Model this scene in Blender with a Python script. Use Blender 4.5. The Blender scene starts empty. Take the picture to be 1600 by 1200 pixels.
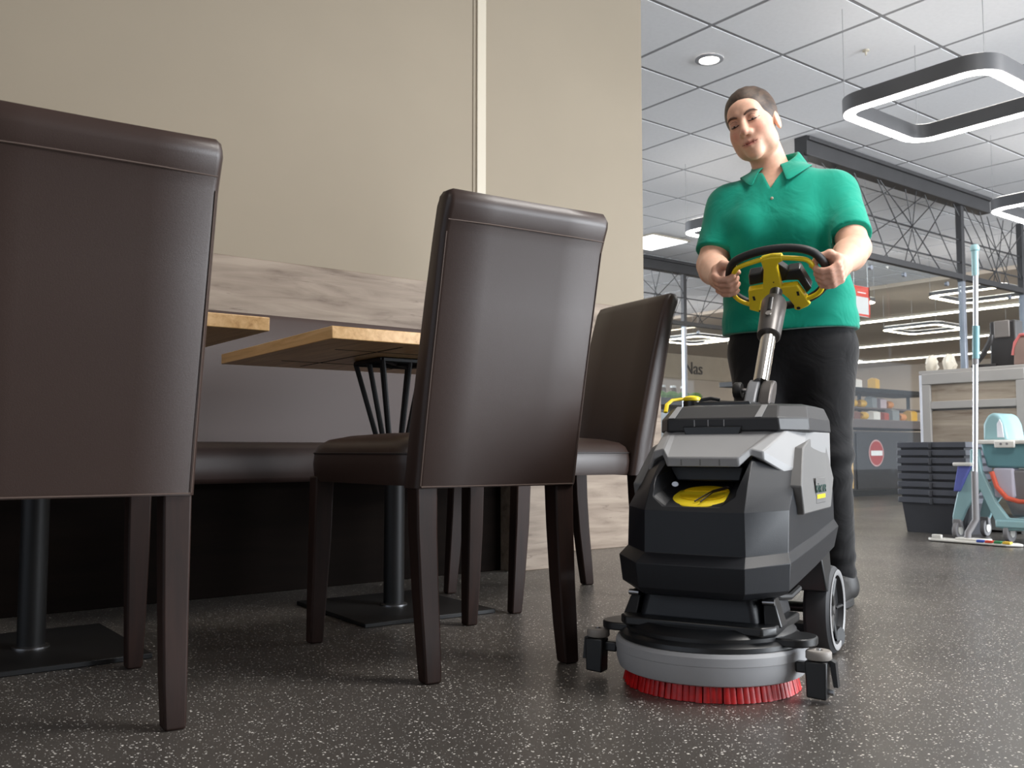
import bpy, bmesh, math, random
import numpy as np
from mathutils import Vector, Matrix, Euler

random.seed(11)
S = bpy.context.scene
COL = S.collection
PI = math.pi

# ------------------------------------------------------------------ camera
cam_d = bpy.data.cameras.new('camera')
cam = bpy.data.objects.new('camera', cam_d)
COL.objects.link(cam)
cam_d.sensor_width = 36.0
cam_d.lens = 1478.0 / 1600.0 * 36.0
cam.location = (0, 0, 0.46)
cam.rotation_euler = (math.radians(90 + 4.064), 0, math.radians(-38.0))
cam_d.dof.use_dof = True
cam_d.dof.focus_distance = 2.3
cam_d.dof.aperture_fstop = 9.0
cam_d.clip_end = 200
S.camera = cam

# ------------------------------------------------------------------ exposure, world, lights
S.view_settings.view_transform = 'Standard'
S.view_settings.look = 'None'
S.view_settings.exposure = 0.35
S.view_settings.gamma = 1.0
S.view_settings.use_curve_mapping = False

w = bpy.data.worlds.new('world')
S.world = w
w.use_nodes = True
w.node_tree.nodes['Background'].inputs[0].default_value = (0.80, 0.88, 1.0, 1)
w.node_tree.nodes['Background'].inputs[1].default_value = 0.85


def area(name, loc, target, size, power, col=(1, 1, 1), sy=None, spread=180):
    d = bpy.data.lights.new(name, 'AREA')
    d.energy = power
    d.color = col
    d.size = size
    if sy:
        d.shape = 'RECTANGLE'
        d.size_y = sy
    d.spread = math.radians(spread)
    o = bpy.data.objects.new(name, d)
    COL.objects.link(o)
    o.location = loc
    dr = Vector(target) - Vector(loc)
    o.rotation_euler = dr.to_track_quat('-Z', 'Y').to_euler()
    return o


WARM = (1.0, 0.93, 0.84)
COOL = (0.90, 0.95, 1.0)
# ceiling luminaires, one added fill and the shop windows (all outside the picture)
area('aisle_lamp', (2.6, 0.2, 2.78), (2.5, 0.4, 0), 0.9, 62, (1, .97, .93))
area('dining_lamp', (2.3, 1.6, 2.80), (2.3, 1.8, 0), 0.5, 6, WARM)
area('corner_fill', (-1.2, 1.2, 2.78), (-0.9, 1.4, 0), 0.5, 9, WARM)  # unseen fill, added to lighten surfaces facing left
area('hall_lamp', (5.6, 0.2, 2.78), (5.4, 0.5, 0), 1.2, 60, (1, .99, .97))
area('window_light', (8.5, -4.2, 1.45), (8.5, 0, 1.45), 9.0, 1000, COOL, sy=2.3)
area('window_light', (4.0, 13.5, 1.6), (8, 8, 1.6), 6.0, 650, COOL, sy=2.0)


# ------------------------------------------------------------------ materials
def lin(c):
    def f(x):
        x /= 255.0
        return x / 12.92 if x <= 0.04045 else ((x + 0.055) / 1.055) ** 2.4
    return (f(c[0]), f(c[1]), f(c[2]), 1.0)


def _nodes(name):
    m = bpy.data.materials.new(name)
    m.use_nodes = True
    nt = m.node_tree
    b = nt.nodes['Principled BSDF']
    return m, nt, b


def _coord(nt, scale=(1, 1, 1), rot=(0, 0, 0)):
    tc = nt.nodes.new('ShaderNodeTexCoord')
    mp = nt.nodes.new('ShaderNodeMapping')
    mp.inputs['Scale'].default_value = scale
    mp.inputs['Rotation'].default_value = rot
    nt.links.new(tc.outputs['Object'], mp.inputs['Vector'])
    return mp


def _noise(nt, vec, scale, detail=3, rough=0.5, dist=0.0):
    n = nt.nodes.new('ShaderNodeTexNoise')
    n.inputs['Scale'].default_value = scale
    n.inputs['Detail'].default_value = detail
    n.inputs['Roughness'].default_value = rough
    n.inputs['Distortion'].default_value = dist
    nt.links.new(vec.outputs[0], n.inputs['Vector'])
    return n


def _ramp(nt, fac, stops):
    r = nt.nodes.new('ShaderNodeValToRGB')
    e = r.color_ramp.elements
    while len(e) < len(stops):
        e.new(0.5)
    for i, (p, c) in enumerate(stops):
        e[i].position = p
        e[i].color = c
    nt.links.new(fac, r.inputs[0])
    return r


def _bump(nt, b, height, strength, dist=0.002):
    bp = nt.nodes.new('ShaderNodeBump')
    bp.inputs['Strength'].default_value = strength
    bp.inputs['Distance'].default_value = dist
    nt.links.new(height, bp.inputs['Height'])
    nt.links.new(bp.outputs[0], b.inputs['Normal'])


def mat(name, col, rough=0.5, metal=0.0, var=0.08, vscale=6, bump=0.0, bscale=300, coat=0.0, spec=0.5, sheen=0.0):
    m, nt, b = _nodes(name)
    c = lin(col)
    mp = _coord(nt)
    n = _noise(nt, mp, vscale, 4)
    lo = tuple(x * (1 - var) for x in c[:3]) + (1,)
    hi = tuple(min(1, x * (1 + var)) for x in c[:3]) + (1,)
    r = _ramp(nt, n.outputs[0], [(0.3, lo), (0.7, hi)])
    nt.links.new(r.outputs[0], b.inputs['Base Color'])
    b.inputs['Roughness'].default_value = rough
    b.inputs['Metallic'].default_value = metal
    b.inputs['Specular IOR Level'].default_value = spec
    if coat:
        b.inputs['Coat Weight'].default_value = coat
        b.inputs['Coat Roughness'].default_value = 0.15
    if sheen:
        b.inputs['Sheen Weight'].default_value = sheen
    if bump:
        n2 = _noise(nt, mp, bscale, 3)
        _bump(nt, b, n2.outputs[0], bump)
    return m


def wood(name, c1, c2, c3=None, axis='x', scale=3.0, rough=0.45, bump=0.1, streak=14, cracks=False):
    m, nt, b = _nodes(name)
    sc = {'x': (1, streak, streak), 'y': (streak, 1, streak), 'z': (streak, streak, 1)}[axis]
    mp = _coord(nt, sc)
    n = _noise(nt, mp, scale, 6, 0.6, 0.6)
    stops = [(0.30, lin(c1)), (0.70, lin(c2))]
    if c3:
        stops = [(0.30, lin(c3)), (0.42, lin(c1)), (0.68, lin(c2))]
    r = _ramp(nt, n.outputs[0], stops)
    out = r.outputs[0]
    if cracks:
        sc2 = {'x': (1, 16, 16), 'y': (16, 1, 16), 'z': (16, 16, 1)}[axis]
        mp2 = _coord(nt, sc2)
        nn = _noise(nt, mp2, 1.1, 5, 0.55, 0.8)
        cr_ = _ramp(nt, nn.outputs[0], [(0.488, (0, 0, 0, 1)), (0.5, (.75, .75, .75, 1)), (0.512, (0, 0, 0, 1))])
        gate = _ramp(nt, _noise(nt, _coord(nt, (1.2, 3, 3)), 1.7, 2).outputs[0], [(0.5, (0, 0, 0, 1)), (0.62, (1, 1, 1, 1))])
        ml = nt.nodes.new('ShaderNodeMath'); ml.operation = 'MULTIPLY'
        nt.links.new(cr_.outputs[0], ml.inputs[0]); nt.links.new(gate.outputs[0], ml.inputs[1])
        mx = nt.nodes.new('ShaderNodeMix'); mx.data_type = 'RGBA'
        nt.links.new(ml.outputs[0], mx.inputs[0]); nt.links.new(out, mx.inputs[6])
        mx.inputs[7].default_value = lin((92, 74, 60))
        out = mx.outputs[2]
    nt.links.new(out, b.inputs['Base Color'])
    b.inputs['Roughness'].default_value = rough
    n2 = _noise(nt, mp, scale * 8, 4)
    _bump(nt, b, n2.outputs[0], bump, 0.001)
    return m


def emit(name, col, strength):
    m, nt, b = _nodes(name)
    b.inputs['Base Color'].default_value = lin(col)
    b.inputs['Emission Color'].default_value = lin(col)
    b.inputs['Emission Strength'].default_value = strength
    b.inputs['Roughness'].default_value = 0.4
    return m


M = {}
# speckled rubber floor
def floor_mat():
    m, nt, b = _nodes('speckled_floor')
    mp = _coord(nt)
    base = _ramp(nt, _noise(nt, mp, 1.3, 4).outputs[0], [(0.3, lin((70, 66, 62))), (0.7, lin((88, 83, 78)))])
    fine = _ramp(nt, _noise(nt, mp, 420, 2).outputs[0], [(0.35, (0.72, 0.72, 0.72, 1)), (0.65, (1.25, 1.25, 1.25, 1))])
    mul = nt.nodes.new('ShaderNodeMix'); mul.data_type = 'RGBA'; mul.blend_type = 'MULTIPLY'
    mul.inputs[0].default_value = 0.8
    nt.links.new(base.outputs[0], mul.inputs[6]); nt.links.new(fine.outputs[0], mul.inputs[7])
    prev = mul.outputs[2]
    for scale, size, frac, col in ((150, 0.34, 0.40, (238, 232, 224)), (270, 0.36, 0.40, (214, 210, 204)), (75, 0.16, 0.40, (250, 244, 232))):
        vo = nt.nodes.new('ShaderNodeTexVoronoi')
        vo.inputs['Scale'].default_value = scale
        vo.inputs['Randomness'].default_value = 1.0
        nt.links.new(mp.outputs[0], vo.inputs['Vector'])
        lt = nt.nodes.new('ShaderNodeMath'); lt.operation = 'LESS_THAN'
        sep = nt.nodes.new('ShaderNodeSeparateColor')
        nt.links.new(vo.outputs['Color'], sep.inputs[0])
        th = nt.nodes.new('ShaderNodeMath'); th.operation = 'MULTIPLY'; th.inputs[1].default_value = size
        nt.links.new(sep.outputs[1], th.inputs[0])
        nt.links.new(vo.outputs['Distance'], lt.inputs[0]); nt.links.new(th.outputs[0], lt.inputs[1])
        sel = nt.nodes.new('ShaderNodeMath'); sel.operation = 'LESS_THAN'; sel.inputs[1].default_value = frac
        nt.links.new(sep.outputs[0], sel.inputs[0])
        an = nt.nodes.new('ShaderNodeMath'); an.operation = 'MULTIPLY'
        nt.links.new(lt.outputs[0], an.inputs[0]); nt.links.new(sel.outputs[0], an.inputs[1])
        mx = nt.nodes.new('ShaderNodeMix'); mx.data_type = 'RGBA'
        nt.links.new(an.outputs[0], mx.inputs[0]); nt.links.new(prev, mx.inputs[6])
        mx.inputs[7].default_value = lin(col)
        prev = mx.outputs[2]
    nt.links.new(prev, b.inputs['Base Color'])
    rr = _ramp(nt, _noise(nt, mp, 2.0, 5).outputs[0], [(0.3, (0.30,) * 3 + (1,)), (0.7, (0.37,) * 3 + (1,))])
    nt.links.new(rr.outputs[0], b.inputs['Roughness'])
    _bump(nt, b, _noise(nt, mp, 260, 3).outputs[0], 0.04, 0.001)
    return m


M['floor'] = floor_mat()
M['wall'] = mat('beige_wall_paint', (139, 128, 111), 0.75, var=0.02, vscale=3, bump=0.06, bscale=500)
M['wall_trim'] = mat('pale_trim_paint', (186, 177, 160), 0.5, var=0.02)
M['far_wall'] = mat('taupe_wall', (190, 176, 162), 0.8, var=0.06, vscale=1)
M['oak_pale'] = wood('pale_knotty_oak', (122, 106, 91), (146, 131, 115), (96, 79, 64), 'x', 2.4, 0.6, 0.08, 9, cracks=True)
M['oak_table'] = wood('golden_oak', (204, 160, 104), (228, 188, 134), (182, 138, 86), 'y', 3.5, 0.42, 0.1, 14)
M['groove'] = mat('dark_slot', (38, 26, 18), 0.8)
M['leather'] = mat('brown_leather', (57, 43, 38), 0.38, var=0.06, vscale=3, bump=0.10, bscale=700, spec=0.5)
M['leather_bench'] = mat('brown_bench_leather', (58, 43, 39), 0.5, var=0.05, vscale=3, bump=0.06, bscale=600)
M['stitch'] = mat('tan_stitch', (88, 72, 64), 0.7)
M['piping'] = mat('dark_piping', (38, 29, 27), 0.5)
M['leg'] = wood('dark_walnut', (31, 19, 15), (47, 29, 23), None, 'z', 4, 0.55, 0.05, 12)
M['leg'].node_tree.nodes['Principled BSDF'].inputs['Specular IOR Level'].default_value = 0.3
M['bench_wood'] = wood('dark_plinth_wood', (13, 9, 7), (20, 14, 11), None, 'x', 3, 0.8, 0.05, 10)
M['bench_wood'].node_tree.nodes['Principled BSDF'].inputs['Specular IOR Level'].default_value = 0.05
M['black_metal'] = mat('black_powder_metal', (24, 24, 25), 0.5, 0.3, bump=0.05, bscale=500)
M['chrome'] = mat('chrome', (210, 205, 198), 0.16, 1.0, var=0.02)
M['steel'] = mat('steel', (170, 170, 172), 0.3, 1.0, var=0.03)
M['tile'] = mat('ceiling_tile_white', (226, 226, 228), 0.9, var=0.02, vscale=40, bump=0.05, bscale=300)
M['tile_rail'] = mat('ceiling_rail_grey', (150, 150, 152), 1.0, spec=0.0)
M['dark_ceiling'] = mat('taupe_ceiling', (190, 176, 160), 0.85, var=0.05, vscale=0.6)


# ------------------------------------------------------------------ mesh building
class MB:
    def __init__(self):
        self.v = []
        self.f = []

    def add(self, vs, fs):
        o = len(self.v)
        self.v += [tuple(x) for x in vs]
        self.f += [tuple(i + o for i in f) for f in fs]
        return self

    def box(self, c, s, R=None):
        vs = []
        for dz in (-.5, .5):
            for dx, dy in ((-.5, -.5), (.5, -.5), (.5, .5), (-.5, .5)):
                p = Vector((dx * s[0], dy * s[1], dz * s[2]))
                if R is not None:
                    p = R @ p
                vs.append(p + Vector(c))
        return self.add(vs, [(3, 2, 1, 0), (4, 5, 6, 7), (0, 1, 5, 4), (1, 2, 6, 5), (2, 3, 7, 6), (3, 0, 4, 7)])

    def box2(self, a, b):
        return self.box([(a[i] + b[i]) / 2 for i in range(3)], [abs(b[i] - a[i]) for i in range(3)])

    def loft(self, rings, cap0=True, cap1=True, closed=True):
        n = len(rings[0])
        vs = [p for r in rings for p in r]
        fs = []
        for k in range(len(rings) - 1):
            for i in range(n if closed else n - 1):
                j = (i + 1) % n
                fs.append((k * n + i, k * n + j, (k + 1) * n + j, (k + 1) * n + i))
        if cap0:
            fs.append(tuple(range(n - 1, -1, -1)))
        if cap1:
            fs.append(tuple((len(rings) - 1) * n + i for i in range(n)))
        return self.add(vs, fs)

    def prism(self, poly, h0, h1, fn=None):
        """poly: 2D points; fn maps (a,b,h) to 3D"""
        fn = fn or (lambda a, b, h: (a, b, h))
        return self.loft([[fn(a, b, h0) for a, b in poly], [fn(a, b, h1) for a, b in poly]])

    def lathe(self, prof, n=32, fn=None, cap=True):
        fn = fn or (lambda p: p)
        rings = []
        for r, z in prof:
            rings.append([fn(Vector((r * math.cos(2 * PI * i / n), r * math.sin(2 * PI * i / n), z))) for i in range(n)])
        return self.loft(rings, cap, cap)

    def tube(self, pts, r, n=8, closed=False, caps=True, flat=None, up=None):
        pts = [Vector(p) for p in pts]
        m = len(pts)
        rs = r if isinstance(r, (list, tuple)) else [r] * m
        T = []
        for i in range(m):
            a = pts[i - 1] if (i > 0 or closed) else pts[i]
            b = pts[(i + 1) % m] if (i < m - 1 or closed) else pts[i]
            T.append((b - a).normalized())
        nrm = Vector(up) if up else (Vector((0, 0, 1)) if abs(T[0].z) < 0.9 else Vector((1, 0, 0)))
        rings = []
        for i in range(m):
            if up:
                nrm = Vector(up)
            nrm = (nrm - T[i] * nrm.dot(T[i])).normalized()
            bn = T[i].cross(nrm)
            fl = flat or 1.0
            rings.append([pts[i] + (nrm * math.cos(2 * PI * k / n) * fl + bn * math.sin(2 * PI * k / n)) * rs[i] for k in range(n)])
        if closed:
            rings.append(rings[0])
            return self.loft(rings, False, False)
        return self.loft(rings, caps, caps)

    def sphere(self, c, r, n=12, m=8):
        r = r if isinstance(r, (tuple, list)) else (r, r, r)
        rings = []
        for k in range(1, m):
            t = PI * k / m
            rings.append([(c[0] + r[0] * math.sin(t) * math.cos(2 * PI * i / n), c[1] + r[1] * math.sin(t) * math.sin(2 * PI * i / n), c[2] - r[2] * math.cos(t)) for i in range(n)])
        return self.loft(rings)

    def mesh(self, name):
        me = bpy.data.meshes.new(name)
        me.from_pydata(self.v, [], self.f)
        bm = bmesh.new()
        bm.from_mesh(me)
        bmesh.ops.recalc_face_normals(bm, faces=bm.faces)
        bm.to_mesh(me)
        bm.free()
        return me

    def build(self, name, material, parent=None, angle=40, bevel=0, seg=2, sub=0, smooth=True, loc=None, rot=None):
        me = self.mesh(name)
        return mkobj(name, me, material, parent, angle, bevel, seg, sub, smooth, loc, rot)


def mkobj(name, me, material, parent=None, angle=40, bevel=0, seg=2, sub=0, smooth=True, loc=None, rot=None):
    if material is not None:
        me.materials.append(material if not isinstance(material, str) else M[material])
    o = bpy.data.objects.new(name, me)
    COL.objects.link(o)
    if parent is not None:
        o.parent = parent
    if smooth:
        me.polygons.foreach_set('use_smooth', [True] * len(me.polygons))
        if not sub:
            me.set_sharp_from_angle(angle=math.radians(angle))
    if bevel:
        bv = o.modifiers.new('bevel', 'BEVEL')
        bv.width = bevel
        bv.segments = seg
        bv.limit_method = 'ANGLE'
        bv.angle_limit = math.radians(28)
        bv.harden_normals = False
    if sub:
        sb = o.modifiers.new('sub', 'SUBSURF')
        sb.levels = sub
        sb.render_levels = sub
    if loc is not None:
        o.location = loc
    if rot is not None:
        o.rotation_euler = rot
    return o


def thing(name, label, cat, loc=(0, 0, 0), rotz=0, group=None):
    o = bpy.data.objects.new(name, None)
    COL.objects.link(o)
    o.empty_display_size = 0.1
    o.location = loc
    o.rotation_euler = (0, 0, rotz)
    o['label'] = label
    o['category'] = cat
    if group:
        o['group'] = group
    return o


def tag(o, label, cat, group=None):
    o['label'] = label
    o['category'] = cat
    if group:
        o['group'] = group
    return o


def struct(o, label=None):
    o['kind'] = 'structure'
    if label:
        o['label'] = label
    return o


def copy_tree(o, parent=None):
    c = o.copy()
    COL.objects.link(c)
    c.parent = parent
    for ch in list(o.children):
        copy_tree(ch, c)
    return c


def rr_poly(w, d, r, n=6, cx=0, cy=0):
    """rounded rectangle, counter clockwise"""
    pts = []
    for sx, sy, a0 in ((1, 1, 0), (-1, 1, 90), (-1, -1, 180), (1, -1, 270)):
        for k in range(n + 1):
            a = math.radians(a0 + 90 * k / n)
            pts.append((cx + sx * (w / 2 - r) + r * math.cos(a), cy + sy * (d / 2 - r) + r * math.sin(a)))
    return pts


def apply_mods(o):
    dg = bpy.context.evaluated_depsgraph_get()
    me = bpy.data.meshes.new_from_object(o.evaluated_get(dg))
    o.modifiers.clear()
    o.data = me
    return o


def boolean_cut(o, cutters):
    for c in cutters:
        b = o.modifiers.new('cut', 'BOOLEAN')
        b.operation = 'DIFFERENCE'
        b.solver = 'EXACT'
        b.object = c
    apply_mods(o)
    for c in cutters:
        bpy.data.objects.remove(c)
    return o


def text_mesh(s, size, depth=0.002, align='LEFT'):
    cu = bpy.data.curves.new('txt', 'FONT')
    cu.body = s
    cu.size = size
    cu.extrude = depth
    cu.align_x = align
    o = bpy.data.objects.new('txt', cu)
    COL.objects.link(o)
    dg = bpy.context.evaluated_depsgraph_get()
    me = bpy.data.meshes.new_from_object(o.evaluated_get(dg))
    bpy.data.objects.remove(o)
    return me


# ================================================================== SETTING
ZC = 2.83
YW = 3.317
XW = 3.434
f = MB().box2((-4, -5, -0.05), (26, 24, 0)).build('floor', 'floor', smooth=False)
struct(f, 'dark grey rubber floor with fine white speckles')

f = MB().box2((-3.5, YW, 0), (XW, YW + 0.14, ZC)).build('wall_back', 'wall', smooth=False)
struct(f, 'plain beige painted wall behind the bench')
f = MB().box2((-4.0, -1.95, 0), (1.3, -1.8, ZC)).build('light_block_wall', 'far_wall', smooth=False)  # added out of view to keep ambient light off the left chairs
struct(f, 'unseen wall added behind the camera to block light')
# vertical trim strip on the wall
f = MB().box2((2.388, YW - 0.012, 1.168), (2.437, YW, ZC)).build('trim_1', 'wall_trim', bevel=0.003)
struct(f, 'pale vertical trim strip on the beige wall')
f = MB().box2((2.372, YW - 0.004, 1.168), (2.388, YW, ZC)).build('trim_2', 'wall', smooth=False)
struct(f)
# knotty oak board above the bench
f = MB().box2((-3.5, YW - 0.022, 0.958), (3.47, YW, 1.168)).build('trim_3', 'oak_pale', bevel=0.003)
struct(f, 'pale knotty oak board along the beige wall above the bench')
f = MB().box2((2.42, YW - 0.022, 0.0), (3.53, YW + 0.0, 0.955)).build('trim_4', 'oak_pale', bevel=0.003)
struct(f, 'pale oak cladding low on the wall beside the bench end')

# ceiling: slab and tiles
cl = MB().box2((-4, -5, ZC + 0.002), (12.42, 12.5, ZC + 0.16)).build('ceiling', 'tile_rail', smooth=False)
struct(cl, 'suspended ceiling of white square tiles in grey rails')
G = 0.645
GX, GY = 4.03, 3.35
tile_me = MB().prism([(-.5 * G + .013, -.5 * G + .013), (.5 * G - .013, -.5 * G + .013), (.5 * G - .013, .5 * G - .013), (-.5 * G + .013, .5 * G - .013)], ZC - 0.0012, ZC + 0.003).mesh('tile')
tile_me.materials.append(M['tile'])
cnt = 0
for i in range(-4, 13):
    for j in range(-4, 13):
        o = bpy.data.objects.new('tile', tile_me)
        COL.objects.link(o)
        o.parent = cl
        o.location = (GX + (i + .5) * G, GY + (j + .5) * G, 0)
        cnt += 1
# far hall ceiling and wall
f = MB().box2((12.42, -5, 2.78), (26, 24, 2.93)).build('ceiling_far', 'dark_ceiling', smooth=False)
struct(f, 'taupe ceiling of the far shop hall')
f = MB().box2((24, -5, 0), (24.2, 24, 2.78)).build('wall_far', 'far_wall', smooth=False)
struct(f, 'taupe end wall of the far shop hall')
f = MB().box2((3.0, 17.0, 0), (24, 17.2, 2.78)).build('wall_side', 'far_wall', smooth=False)
struct(f, 'taupe side wall of the far shop hall')


# ================================================================== DINING FURNITURE
def make_chair():
    t = thing('dining_chair', 'x', 'chair')
    # backrest: side profile extruded across the width
    def ly(y, z):
        # lean of the back, more with height
        return y - .125 * max(0, (z - .385) / .6) ** 1.08
    prof0 = [(-.252, .385), (-.252, .48), (-.253, .62), (-.254, .76), (-.254, .890), (-.259, .918), (-.264, .940), (-.262, .958), (-.250, .972), (-.232, .974),
             (-.212, .966), (-.203, .945), (-.198, .88), (-.192, .76), (-.188, .62), (-.184, .50), (-.183, .385)]
    prof = [(ly(y, z), z) for y, z in prof0]
    rings = []
    for x, ins in ((-.200, .014), (-.196, .005), (-.186, 0), (-.09, -.002), (0, -.003), (.09, -.002), (.186, 0), (.196, .005), (.200, .014)):
        ring = []
        for (y0, z), (y, _) in zip(prof0, prof):
            k = y0 + .218
            ring.append((x, y - math.copysign(min(abs(k) * .9, ins), k), z - (max(ins, 0) if z > .95 else 0)))
        rings.append(ring)
    b = MB().loft(rings).build('backrest', 'leather', t, angle=50)
    st = MB()
    yy = ly(-.2605, .912)
    st.tube([(-.193, yy + .004, .912), (-.1, yy - .002, .912), (0, yy - .003, .912), (.1, yy - .002, .912), (.193, yy + .004, .912)], .0014, 6)
    for sx in (-1, 1):
        st.tube([(sx * .192, ly(-.2525, z) , z) for z in (.39, .48, .62, .76, .89)], .0013, 6)
    st.tube([(-.19, -.2525, .388), (0, -.2555, .388), (.19, -.2525, .388)], .0014, 6)
    st.build('stitching', 'stitch', b)

    # seat cushion
    def outline(s, z, dome=0):
        pts = []
        yb, yf = -.20, .262
        for k in range(40):
            # rounded trapezoid via superellipse
            a = 2 * PI * k / 40
            e = 0.22
            cx, sy = math.cos(a), math.sin(a)
            X = math.copysign(abs(cx) ** e, cx)
            Y = math.copysign(abs(sy) ** e, sy)
            y = (yb + yf) / 2 + Y * (yf - yb) / 2 * s
            t_ = (y - yb) / (yf - yb)
            hw = .198 + .045 * t_
            pts.append((X * hw * s, y, z))
        return pts
    rings = [outline(.90, .392), outline(.975, .388), outline(.99, .40), outline(1.0, .43), outline(.99, .455), outline(.955, .474), outline(.88, .487), outline(.7, .497), outline(.4, .503), outline(.08, .505)]
    s = MB().loft(rings).build('seat', 'leather', t, angle=60)
    MB().tube(outline(.992, .455)[:], .0026, 6, closed=True).build('piping', 'piping', s)
    # legs
    for sx in (-1, 1):
        m = MB()
        rings = []
        for z, w_, y, x in ((.40, .046, .222, .212), (.25, .044, .228, .213), (.10, .038, .238, .215), (.006, .033, .245, .216), (0, .030, .245, .216)):
            rings.append([(sx * x - w_ / 2, y - w_ / 2, z), (sx * x + w_ / 2, y - w_ / 2, z), (sx * x + w_ / 2, y + w_ / 2, z), (sx * x - w_ / 2, y + w_ / 2, z)])
        m.loft(rings).build('leg', 'leg', t, bevel=.004)
        m = MB()
        rings = []
        for z, w_, y, x in ((.40, .048, -.222, .172), (.30, .046, -.226, .172), (.18, .043, -.236, .171), (.08, .040, -.248, .170), (.006, .036, -.257, .170), (0, .032, -.258, .170)):
            rings.append([(sx * x - w_ / 2, y - w_ / 2, z), (sx * x + w_ / 2, y - w_ / 2, z), (sx * x + w_ / 2, y + w_ / 2, z), (sx * x - w_ / 2, y + w_ / 2, z)])
        m.loft(rings).build('leg', 'leg', t, bevel=.004)
    return t


ch = make_chair()
spots = [((1.245, 1.855), -5.0, 'brown leather dining chair in the middle, its back to the viewer'),
         ((0.395, 1.885), -4.0, 'brown leather dining chair cut off at the left edge, its back filling the foreground'),
         ((1.965, 2.325), 81.0, 'brown leather dining chair seen from its front and side, next to the scrubbing machine')]
for i, (p, rz, lab) in enumerate(spots):
    o = ch if i == 0 else copy_tree(ch)
    o.location = (p[0], p[1], 0)
    o.rotation_euler = (0, 0, math.radians(rz))
    o['label'] = lab
    o['group'] = 'brown leather dining chairs'


def make_table():
    t = thing('dining_table', 'x', 'table')
    zt, th = .76, .031
    w_, d_ = .78, .82
    top = MB().box((0, 0, zt - th / 2), (w_, d_, th)).build('tabletop', 'oak_table', t, bevel=.002)
    g = MB()
    for x in (-.16, .12):
        g.box((x, 0, zt - th), (.006, d_ * .82, .0016))
    for y in (-.19, .19):
        g.box((0, y, zt - th), (w_ * .72, .006, .0016))
    g.build('slot', 'groove', top, smooth=False)
    # steel cage under the top
    hw = .088
    zf = zt - th - .008
    c = MB()
    cor = [(-hw, -hw, zf), (hw, -hw, zf), (hw, hw, zf), (-hw, hw, zf)]
    for i in range(4):
        a, b_ = Vector(cor[i]), Vector(cor[(i + 1) % 4])
        c.tube([a, b_], .008, 6)
    c.tube([cor[0], cor[2]], .008, 6)
    c.tube([cor[1], cor[3]], .008, 6)
    c.build('top_frame', 'black_metal', t)
    for i in range(4):
        a, b_ = Vector(cor[i]), Vector(cor[(i + 1) % 4])
        for k in (0, .5):
            p = a.lerp(b_, k)
            q = Vector((p.x * .26, p.y * .26, .42))
            MB().tube([p, q], .0078, 8).build('rod', 'black_metal', t)
    MB().lathe([(.030, .010), (.030, .40), (.034, .405), (.034, .43), (.028, .435)], 24).build('post', 'black_metal', t, angle=30)
    MB().lathe([(.040, .012), (.040, .016), (.031, .018)], 24).build('collar', 'steel', t)
    MB().box((0, 0, .006), (.41, .46, .012)).build('base_plate', 'black_metal', t, bevel=.002)
    return t


tb = make_table()
for i, (p, rz, lab) in enumerate([((1.455, 2.425), -3.0, 'square oak table on a black steel foot behind the middle chair'),
                                  ((0.488, 2.415), -1.0, 'square oak table at the far left, mostly hidden by the foreground chair')]):
    o = tb if i == 0 else copy_tree(tb)
    o.location = (p[0], p[1], 0)
    o.rotation_euler = (0, 0, math.radians(rz))
    o['label'] = lab
    o['group'] = 'oak dining tables'

# ---- bench along the wall
b = thing('bench', 'long brown leather bench with a dark plinth along the beige wall', 'bench', (0, 0, 0))
BX0, BX1 = -2.2, 2.28
def bench_ring(x, ins):
    p = [(3.28, .36), (2.86 + ins, .36), (2.835 + ins, .375), (2.83 + ins, .43), (2.84 + ins, .468), (2.87 + ins, .486 - ins * .3), (2.95, .490), (3.28, .488)]
    return [(x, y, z) for y, z in p]
m = MB().loft([bench_ring(BX0, .0), bench_ring(BX1 - .015, 0), bench_ring(BX1, .012)])
m.build('seat', 'leather_bench', b, angle=50)
m = MB()
def bench_back(x, ins):
    p = [(3.295, .47), (3.20 + ins, .47), (3.205 + ins, .6), (3.215 + ins, .8), (3.23 + ins, .935), (3.245 + ins, .955), (3.295, .957)]
    return [(x, y, z) for y, z in p]
m.loft([bench_back(BX0, 0), bench_back(BX1 - .015, 0), bench_back(BX1, .012)])
m.build('backrest', 'leather_bench', b, angle=50)
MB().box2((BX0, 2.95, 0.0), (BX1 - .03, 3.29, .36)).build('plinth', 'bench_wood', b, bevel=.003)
MB().box2((BX1 - .03, 2.87, 0.0), (BX1 + .15, 3.29, .46)).build('end_panel', 'oak_pale', b, bevel=.003)


# ================================================================== FLOOR SCRUBBING MACHINE
M['shell'] = mat('black_moulded_plastic', (26, 28, 33), 0.42, var=0.05, vscale=10, bump=0.16, bscale=900, spec=0.4)
M['tank'] = mat('grey_moulded_plastic', (150, 150, 151), 0.45, var=0.03, vscale=8, bump=0.14, bscale=900)
M['panel'] = mat('light_grey_plastic', (112, 111, 110), 0.5, var=0.03, vscale=8, bump=0.12, bscale=900)
M['lid'] = mat('black_lid_plastic', (48, 48, 50), 0.48, var=0.05, vscale=10, bump=0.16, bscale=900)
M['dark_plastic'] = mat('deck_black_plastic', (28, 29, 31), 0.35, var=0.05)
M['yellow'] = mat('yellow_plastic', (252, 222, 40), 0.38, var=0.03)
M['yellow_deep'] = mat('deep_yellow_plastic', (240, 200, 20), 0.42, var=0.03)
M['skirt'] = mat('grey_rubber_skirt', (160, 160, 162), 0.5, var=0.04, vscale=6)
M['bristle'] = mat('red_bristle', (188, 16, 18), 0.45, var=0.25, vscale=60)
M['rubber'] = mat('black_rubber', (34, 33, 33), 0.55, var=0.1)
M['tyre'] = mat('grey_tyre', (62, 63, 66), 0.6, var=0.06)
M['roller'] = mat('warm_grey_roller', (146, 140, 134), 0.55)
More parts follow.
